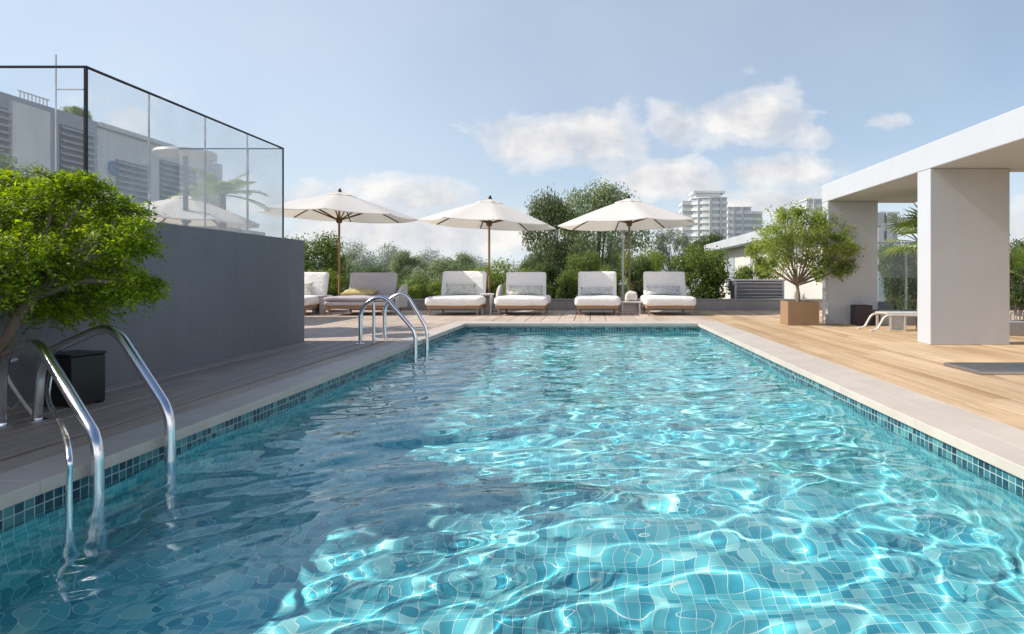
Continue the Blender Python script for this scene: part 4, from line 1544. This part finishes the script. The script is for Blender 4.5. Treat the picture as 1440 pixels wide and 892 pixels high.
# ---------------------------------------------------------------- buildings
def build_left_building():
    """low louvred house along the left, seen through the glass screen"""
    XW = -14.0
    zt = 5.13
    b = thing('louvred_house', 'pale grey house with horizontal louvres behind the glass screen', 'house', (XW, 20, 0))
    MB().box(-8, 0, -1.9, 3.6, -7, zt).build('wall', M['paleblock'], b, bevel=0.03)
    MB().box(-8.1, 0.12, -1.95, 3.7, zt + 0.002, zt + 0.14).build('roof_edge', M['paleblock'], b, bevel=0.02)

    def louvres(parent, y0, y1, z0, z1, mat, n=None, xo=0.0):
        n = n or int((z1 - z0) / 0.17)
        m = MB()
        m.box(0.003 + xo, 0.02 + xo, y0, y1, z0, z1)
        o = m.build('window', M['louvredark'], parent)
        s = MB()
        for k in range(n):
            z = z0 + (k + 0.5) * (z1 - z0) / n
            mt = T(0.075 + xo, 0, z) @ Matrix.Rotation(math.radians(38), 4, 'Y')
            s.box(-0.055, 0.055, y0, y1, -0.008, 0.008, mt)
        s.build('louvre_slats', mat, o)
    louvres(b, -1.2, 0.15, 2.0, 4.35, M['louvre'])
    louvres(b, 0.7, 2.6, 2.0, 4.7, M['louvre'])
    MB().box(-0.1, 0.35, 3.25, 3.62, -0.02, zt - 0.1).build('corner_pier', M['white'], b, bevel=0.01)
    # blue grey block, nearer
    c = thing('grey_block', 'blue grey block with louvred bands at the far left behind the glass', 'house', (XW, 14.5, 0))
    MB().box(-8, 0.05, -3.2, 3.55, -7, 5.27).build('wall', M['block'], c, bevel=0.03)
    louvres(c, 2.25, 3.4, 1.5, 4.9, M['louvre'], xo=0.05)
    louvres(c, 0.25, 0.75, 1.5, 4.9, M['louvre'], xo=0.05)
    louvres(c, -2.9, -0.6, 0.8, 4.2, M['louvre'], xo=0.05)
    MB().box(0.051, 0.16, 0.78, 1.85, 0.2, 5.1).build('glazed_panel', M['paleblock'], c, bevel=0.01)
    MB().box(-0.4, 0.25, -0.45, 0.0, 0, 5.75).build('pier', M['paleblock'], c, bevel=0.02)
    rl = MB()
    for k in range(8):
        rl.box(-0.06, -0.03, 1.2 + k * 0.11, 1.22 + k * 0.11, 5.271, 5.44)
    rl.box(-0.07, -0.02, 1.15, 2.05, 5.441, 5.465)
    rl.build('roof_railing', M['whitemetal'], c)
    # round blue sign
    s = thing('round_sign', 'small round blue sign on the pale house wall behind the glass', 'sign', (XW + 0.001, XW * F / (157 - VX), 0))
    zc = ZY(237, s.location.y)
    m = Matrix.Translation((0.0, 0, zc)) @ Matrix.Rotation(PI / 2, 4, 'Y')
    d = MB(); d.lathe([(0.22, 0.0), (0.25, 0.01), (0.25, 0.03), (0.24, 0.04)], 28); d.v = [tuple(m @ Vector(p)) for p in d.v]
    d.build('sign_rim', M['whitemetal'], s, smooth=True)
    d = MB(); d.lathe([(0.225, 0.041), (0.225, 0.05)], 28); d.v = [tuple(m @ Vector(p)) for p in d.v]
    d.build('sign_face', M['signblue'], s)
    # roof shrub
    # flat shaded lamp by the far end of the glass
    l = thing('garden_lamp', 'dark post lamp with a flat pale disc shade behind the glass', 'lamp', (-6.1, 9.6, 0))
    MB().tube([(0, 0, 0), (0, 0, 2.70)], 0.035, 12).build('post', M['blackmetal'], l, smooth=True)
    MB().lathe([(0.05, 2.70), (0.42, 2.73), (0.40, 2.77), (0.18, 2.82), (0.03, 2.83)], 28).build('lamp_shade', M['seatbox'], l, smooth=True)
    # low grey wall past the terrace
    tag(box_obj('boundary_wall', (-7.6, -7.25, 11.6, 14.2, -0.05, 1.88), M['wall'], bevel=0.012), 'low dark grey wall behind the far end of the glass screen', 'wall')
    palm('palm', 'palm whose fronds show behind the far end of the glass screen', (-6.30, 10.9, 0), 2.28, 15, 0.85, 4, 0.06)


def tower(name, label, X0, X1, Y, depth, top, floors, z0, cyl=False, wing=None, cap=None):
    cx = (X0 + X1) / 2
    root = thing(name, label, 'tower', (cx, Y, z0))
    hw = (X1 - X0) / 2
    h = top - z0
    fh = h / floors
    n = 20

    def plan(g, rounded_=cyl):
        if not rounded_:
            return [(-hw - g, -g), (hw + g, -g), (hw + g, depth + g), (-hw - g, depth + g)]
        pts = [(-hw - g, depth + g), (-hw - g, -g + 2.2)]
        for k in range(n + 1):
            t = k / n
            x = -hw - g + (2 * hw + 2 * g) * t
            pts.append((x, -g - 3.0 * math.sin(PI * t) + 2.0 * (1 - t)))
        pts.append((hw + g, depth + g))
        return list(reversed(pts)) if False else pts
    core = MB(); core.prism(plan(0)[::-1] if cyl else plan(0), 0, h)
    core.build('glass_core', M['towerglass'], root)
    for k in range(floors + 1):
        b = MB()
        z = k * fh
        b.prism(plan(0.35)[::-1] if cyl else plan(0.35), z, min(h + 0.4, z + fh * 0.46))
        b.build('floor_band', M['towerwhite'], root)
    m = MB()
    for t in (0.18, 0.5, 0.80) if cyl else (0.25, 0.62):
        x = -hw + 2 * hw * t
        y = -3.0 * math.sin(PI * t) + 2.0 * (1 - t) if cyl else 0
        m.box(x - 0.55, x + 0.55, y - 0.75, y + 0.4, 0, h + 0.2)
    m.build('fin', M['towergrey'], root)
    if wing:
        w = MB()
        wk = MB()
        wx0, wx1, wt = wing[0] - cx, wing[1] - cx, wing[2] - z0
        w.box(wx0, wx1, 2.0, depth - 1, 0, wt)
        w.build('wing', M['towerglass'], root)
        nb = int(floors * wt / h)
        for k in range(nb + 1):
            wk.box(wx0 - 0.3, wx1 + 0.2, 1.6, depth - 0.8, k * fh, min(wt + 0.4, k * fh + fh * 0.46))
        wk.build('wing_bands', M['towerwhite'], root)
    if cap:
        c = MB()
        c.box(-hw * 0.78, hw * 0.7, 2, depth - 2, h + 0.4, h + cap * 0.75)
        c.build('plant_room', M['towergrey'], root)
        c = MB()
        c.box(-hw * 0.95, hw * 0.95, 0.5, depth, h + cap * 0.75 + 0.05, h + cap)
        c.build('roof_cap', M['towerwhite'], root)
    return root


def build_towers():
    Y = 300
    tower('office_tower', 'tall white banded tower with a curved front left of the lower one', XY(974, Y), XY(1022, Y), Y, 14, ZY(279, Y), 15, -7, True, (XY(961, Y), XY(975.5, Y), ZY(282, Y)), 3.6)
    Y = 330
    tower('office_block', 'lower white banded office block right of the tall tower', XY(1024, Y), XY(1056, Y), Y, 16, ZY(292, Y), 13, -7, False, (XY(1056.2, Y), XY(1073, Y), ZY(298, Y)), 0)
    Y = 260
    tower('far_block', 'white banded block top just left of the white pergola', XY(1135, Y), XY(1175, Y), Y, 14, ZY(281, Y), 11, -7)
    Y = 120
    tower('glass_block', 'blue grey block seen between the two white columns', XY(1228, Y), XY(1262, Y), Y, 10, ZY(301, Y), 6, -7)


def build_pergola():
    X = 4.45
    r = thing('pergola', 'white pergola of broad columns under a deep flat roof slab', 'pergola', (X, 8.43, 0))
    zb, zt = 2.325, 2.665
    yo = -8.43
    poly = [(0, 2.0 + yo), (5.5, 2.0 + yo), (5.5, 8.75 + yo), (1.14, 8.75 + yo), (1.80, 12.42 + yo), (0, 12.42 + yo)]
    MB().prism(poly, zb, zt).build('roof_slab', M['white'], r, bevel=0.012, seg=2)
    MB().box(0.002, 1.05, 0, 0.34, 0.0, zb - 0.002).build('column', M['white'], r, bevel=0.008, seg=2)
    MB().box(0.002, 0.95, 12.1 + yo, 12.40 + yo, 0.0, zb - 0.002).build('column', M['white'], r, bevel=0.008, seg=2)
    MB().box(4.4, 5.45, 0, 0.34, 0.0, zb - 0.002).build('column', M['white'], r, bevel=0.008, seg=2)

    # glass screen between the columns
    g = thing('glass_screen', 'greenish glass screen between the two white columns', 'glass screen', (5.42, 12.5, 0))
    hz = 1.52
    MB().add([(0.02, 0, 0.3), (0.68, 0, 0.3), (0.68, 0, hz), (0.02, 0, hz)], [(0, 1, 2, 3)]).build('glass_pane', M['screen'], g)
    MB().add([(0.73, 0, 0.3), (2.2, 0, 0.3), (2.2, 0, hz), (0.73, 0, hz)], [(0, 1, 2, 3)]).build('glass_pane', M['screen'], g)
    for x in (0.0, 0.705, 2.22):
        MB().box(x - 0.018, x + 0.018, -0.02, 0.02, 0.0, hz + 0.02).build('post', M['alu'], g, bevel=0.003)
    MB().box(-0.3, 2.24, -0.022, 0.022, hz + 0.021, hz + 0.05).build('rail', M['alu'], g, bevel=0.003)
    # low plinth in front of the screen
    tag(box_obj('bench_wall', (5.30, 7.6, 11.75, 12.2, 0, 0.27), M['greystone'], bevel=0.012), 'low pale stone ledge below the glass screen', 'ledge')
    # dark pot at the foot of the far column
    p = thing('dark_pot', 'dark purple square pot at the foot of the far white column', 'pot', (XY(1213, 11.85), 11.9, 0))
    hw = 0.145
    k = MB()
    t = 0.018
    k.box(-hw, hw, -hw, -hw + t, 0, 0.37); k.box(-hw, hw, hw - t, hw, 0, 0.37)
    k.box(-hw, -hw + t, -hw + t + 0.001, hw - t - 0.001, 0, 0.37); k.box(hw - t, hw, -hw + t + 0.001, hw - t - 0.001, 0, 0.37)
    k.build('box', M['potdark'], p, bevel=0.004)
    MB().box(-hw + t + 0.002, hw - t - 0.002, -hw + t + 0.002, hw - t - 0.002, 0.01, 0.33).build('soil', M['soil'], p)

    # low white tubular bench
    Yb = 10.45
    b = thing('garden_bench', 'low white metal bench with a sloping tube end beside the near column', 'bench', (XY(1248, Yb), Yb, 0))
    s = MB()
    for i in range(7):
        s.box(0.0, 1.1, 0.02 + i * 0.065, 0.07 + i * 0.065, 0.285, 0.305)
    s.build('seat', M['whitemetal'], b, bevel=0.004)
    for yy in (0.0, 0.49):
        MB().tube(fillet([(-0.28, yy, 0.018), (-0.17, yy, 0.03), (-0.04, yy, 0.265), (1.1, yy, 0.265)], 0.08), 0.018, 10).build('frame_tube', M['whitemetal'], b, smooth=True, angle=60)
        for xx in (0.05, 0.28, 1.05):
            MB().box(xx - 0.018, xx + 0.018, yy - 0.018, yy + 0.018, 0, 0.247).build('leg', M['whitemetal'], b, bevel=0.003)
    MB().box(0.069, 0.261, 0.0, 0.03, 0.02, 0.246).build('side_panel', M['alu'], b, bevel=0.003)
    palm('palm', 'fan of palm fronds showing left of the near white column', (5.50, 10.75, 0.02), 1.45, 16, 0.80, 9, 0.05, True)
    palm('palm', 'palm fronds in front of the hedge right of the near white column', (8.35, 12.3, 0.02), 0.85, 14, 0.85, 12, 0.05, True)

    # right edge: ledge with two small devices
    tag(box_obj('bench_wall', (6.0, 9.6, 9.7, 10.2, 0, 0.21), M['greystone'], bevel=0.012), 'low stone ledge right of the near white column', 'ledge')
    for i, (xx, lab) in enumerate(((6.58, 'left of two small silver lanterns on the right ledge'), (6.72, 'right of two small silver lanterns on the right ledge'))):
        l = thing('lantern', lab, 'lantern', (xx, 9.95, 0.211), group='small lanterns on the ledge')
        m = MB()
        m.box(-0.05, 0.05, -0.05, 0.05, 0, 0.012)
        m.box(-0.05, 0.05, -0.05, 0.05, 0.118, 0.13)
        for a in (-1, 1):
            for c in (-1, 1):
                m.box(a * 0.044 - 0.006, a * 0.044 + 0.006, c * 0.044 - 0.006, c * 0.044 + 0.006, 0.0121, 0.1179)
        m.build('frame', M['alu'], l, bevel=0.002)
        MB().lathe([(0.022, 0.0125), (0.024, 0.02), (0.024, 0.08), (0.01, 0.085)], 12).build('candle', M['seatbox'], l, smooth=True)

    # flush slatted grate on the timber deck
    gr = thing('deck_grate', 'grey slatted metal grate set on the timber deck near the right edge', 'grate', (3.55, 5.85, 0.002))
    fr = MB()
    Wd, Dp = 1.6, 0.62
    fr.box(0, Wd, 0, 0.04, 0, 0.03); fr.box(0, Wd, Dp - 0.04, Dp, 0, 0.03); fr.box(0, 0.03, 0.041, Dp - 0.041, 0, 0.03); fr.box(Wd - 0.03, Wd, 0.041, Dp - 0.041, 0, 0.03)
    fr.build('frame', M['alu'], gr, bevel=0.003)
    sl = MB()
    for k in range(7):
        y = 0.06 + k * 0.074
        sl.box(0.031, Wd - 0.031, y, y + 0.045, 0.008, 0.027)
    sl.build('slats', M['alu'], gr, bevel=0.002)
    MB().box(0.031, Wd - 0.031, 0.041, Dp - 0.041, 0.0, 0.004).build('tray', M['dark'], gr)


def build_rear():
    # low rear parapet
    p = thing('parapet_wall', 'low grey wall running behind the row of loungers', 'wall', (0, PAR_Y, 0))
    MB().box(-9, 6.2, 0, 0.22, -0.3, 0.255).build('wall_body', M['parapet'], p, bevel=0.006)
    MB().box(-9.02, 6.22, -0.02, 0.24, 0.257, 0.295).build('cap', M['greystone'], p, bevel=0.006)
    # louvred unit
    Y = 17.75
    X0, X1 = XY(1033, Y), XY(1103, Y)
    zt = ZY(393, Y)
    u = thing('louvred_unit', 'grey louvred metal unit on the low wall behind the planter tree', 'air unit', (X0, Y, -0.02))
    W = X1 - X0
    MB().box(0.0, W, 0.03, 0.55, 0, zt - 0.03).build('casing', M['louvredark'], u, bevel=0.01)
    MB().box(-0.03, W + 0.03, -0.03, 0.58, zt - 0.028, zt + 0.02).build('lid', M['louvre'], u, bevel=0.01)
    for x in (0, W - 0.06):
        MB().box(x, x + 0.06, -0.005, 0.029, 0, zt - 0.029).build('side_post', M['louvre'], u, bevel=0.004)
    s = MB()
    n = 7
    for k in range(n):
        z = 0.08 + (k + 0.5) * (zt - 0.12) / n
        s.box(0.062, W - 0.062, -0.045, 0.045, -0.006, 0.006, T(0, 0.0, z) @ RX(math.radians(-40)))
    s.build('louvre_slats', M['louvre'], u)
    # far white pavilion
    Xp = 9.0
    b = thing('white_pavilion', 'white flat roofed pavilion behind the louvred unit and planter tree', 'pavilion', (Xp, 38, -7))
    MB().box(0, 2.3, -13.0, 13.6, 9.85, 10.42).build('roof_slab', M['white'], b, bevel=0.03)
    MB().box(0.8, 2.2, -12.0, 12.8, 0, 9.848).build('wall', M['cream'], b, bevel=0.02)
    for yy in (-8, -1, 6):
        MB().box(0.75, 0.799, yy, yy + 2.6, 7.2, 9.2).build('window', M['towerglass'], b)
    # cream garden wall left of the far column
    tag(box_obj('garden_wall', (6.25, 6.55, 15.2, 25, -0.1, 1.35), M['cream'], bevel=0.02), 'sunlit cream wall between the planter tree and the far white column', 'wall')
    # black box by the grey wall
    k = thing('black_box', 'black square box on the deck against the grey wall', 'box', (-3.66, 4.52, 0.0), math.radians(-14))
    MB().box(-0.135, 0.135, -0.12, 0.12, 0.012, 0.345).build('body', M['black'], k, bevel=0.008, seg=3)
    MB().box(-0.14, 0.14, -0.125, 0.125, 0.347, 0.366).build('lid', M['black'], k, bevel=0.006, seg=2)
    for sx in (-1, 1):
        for sy in (-1, 1):
            MB().box(sx * 0.11 - 0.02, sx * 0.11 + 0.02, sy * 0.09 - 0.02, sy * 0.09 + 0.02, 0, 0.011).build('foot', M['black'], k)


def build_wire_frame():
    # thin bent tube frame standing behind the near ladder
    a = [P(4, 512, 4.25), P(12, 534, 4.22), P(30, 562, 4.18), P(48, 588, 4.12)]
    a[-1].z = 0.0
    b = [a[2], P(17, 576, 4.3), P(9, 594, 4.4)]
    b[-1].z = 0.0
    o = a[-1].copy()
    r = thing('garden_stool', 'thin white bent tube stool legs on the deck behind the near ladder', 'stool', o)
    MB().tube([p - o for p in bez(a, 8)], 0.010, 8).build('leg', M['whitemetal'], r, smooth=True)
    MB().tube([p - o for p in bez(b, 8)], 0.009, 8).build('leg', M['whitemetal'], r, smooth=True)
    top = a[0] - o
    c = [top + Vector((-0.30, 0.02, 0)), Vector((top.x - 0.40, top.y, top.z * 0.5)), Vector((top.x - 0.48, top.y - 0.05, -o.z))]
    MB().tube(bez(c, 8), 0.010, 8).build('leg', M['whitemetal'], r, smooth=True)
    MB().lathe([(0.02, 0.0), (0.17, 0.004), (0.175, 0.014), (0.17, 0.022), (0.02, 0.026)], 24, top + Vector((-0.15, 0.02, 0.0))).build('seat', M['whitemetal'], r, smooth=True)


build_world()
build_sun_camera()
build_setting()
build_left_wall()
build_ladders()
build_wire_frame()
build_loungers()
build_umbrellas()
shrub_spray_tree()
potted_tree()
build_background_trees()
build_left_building()
build_towers()
build_pergola()
build_rear()
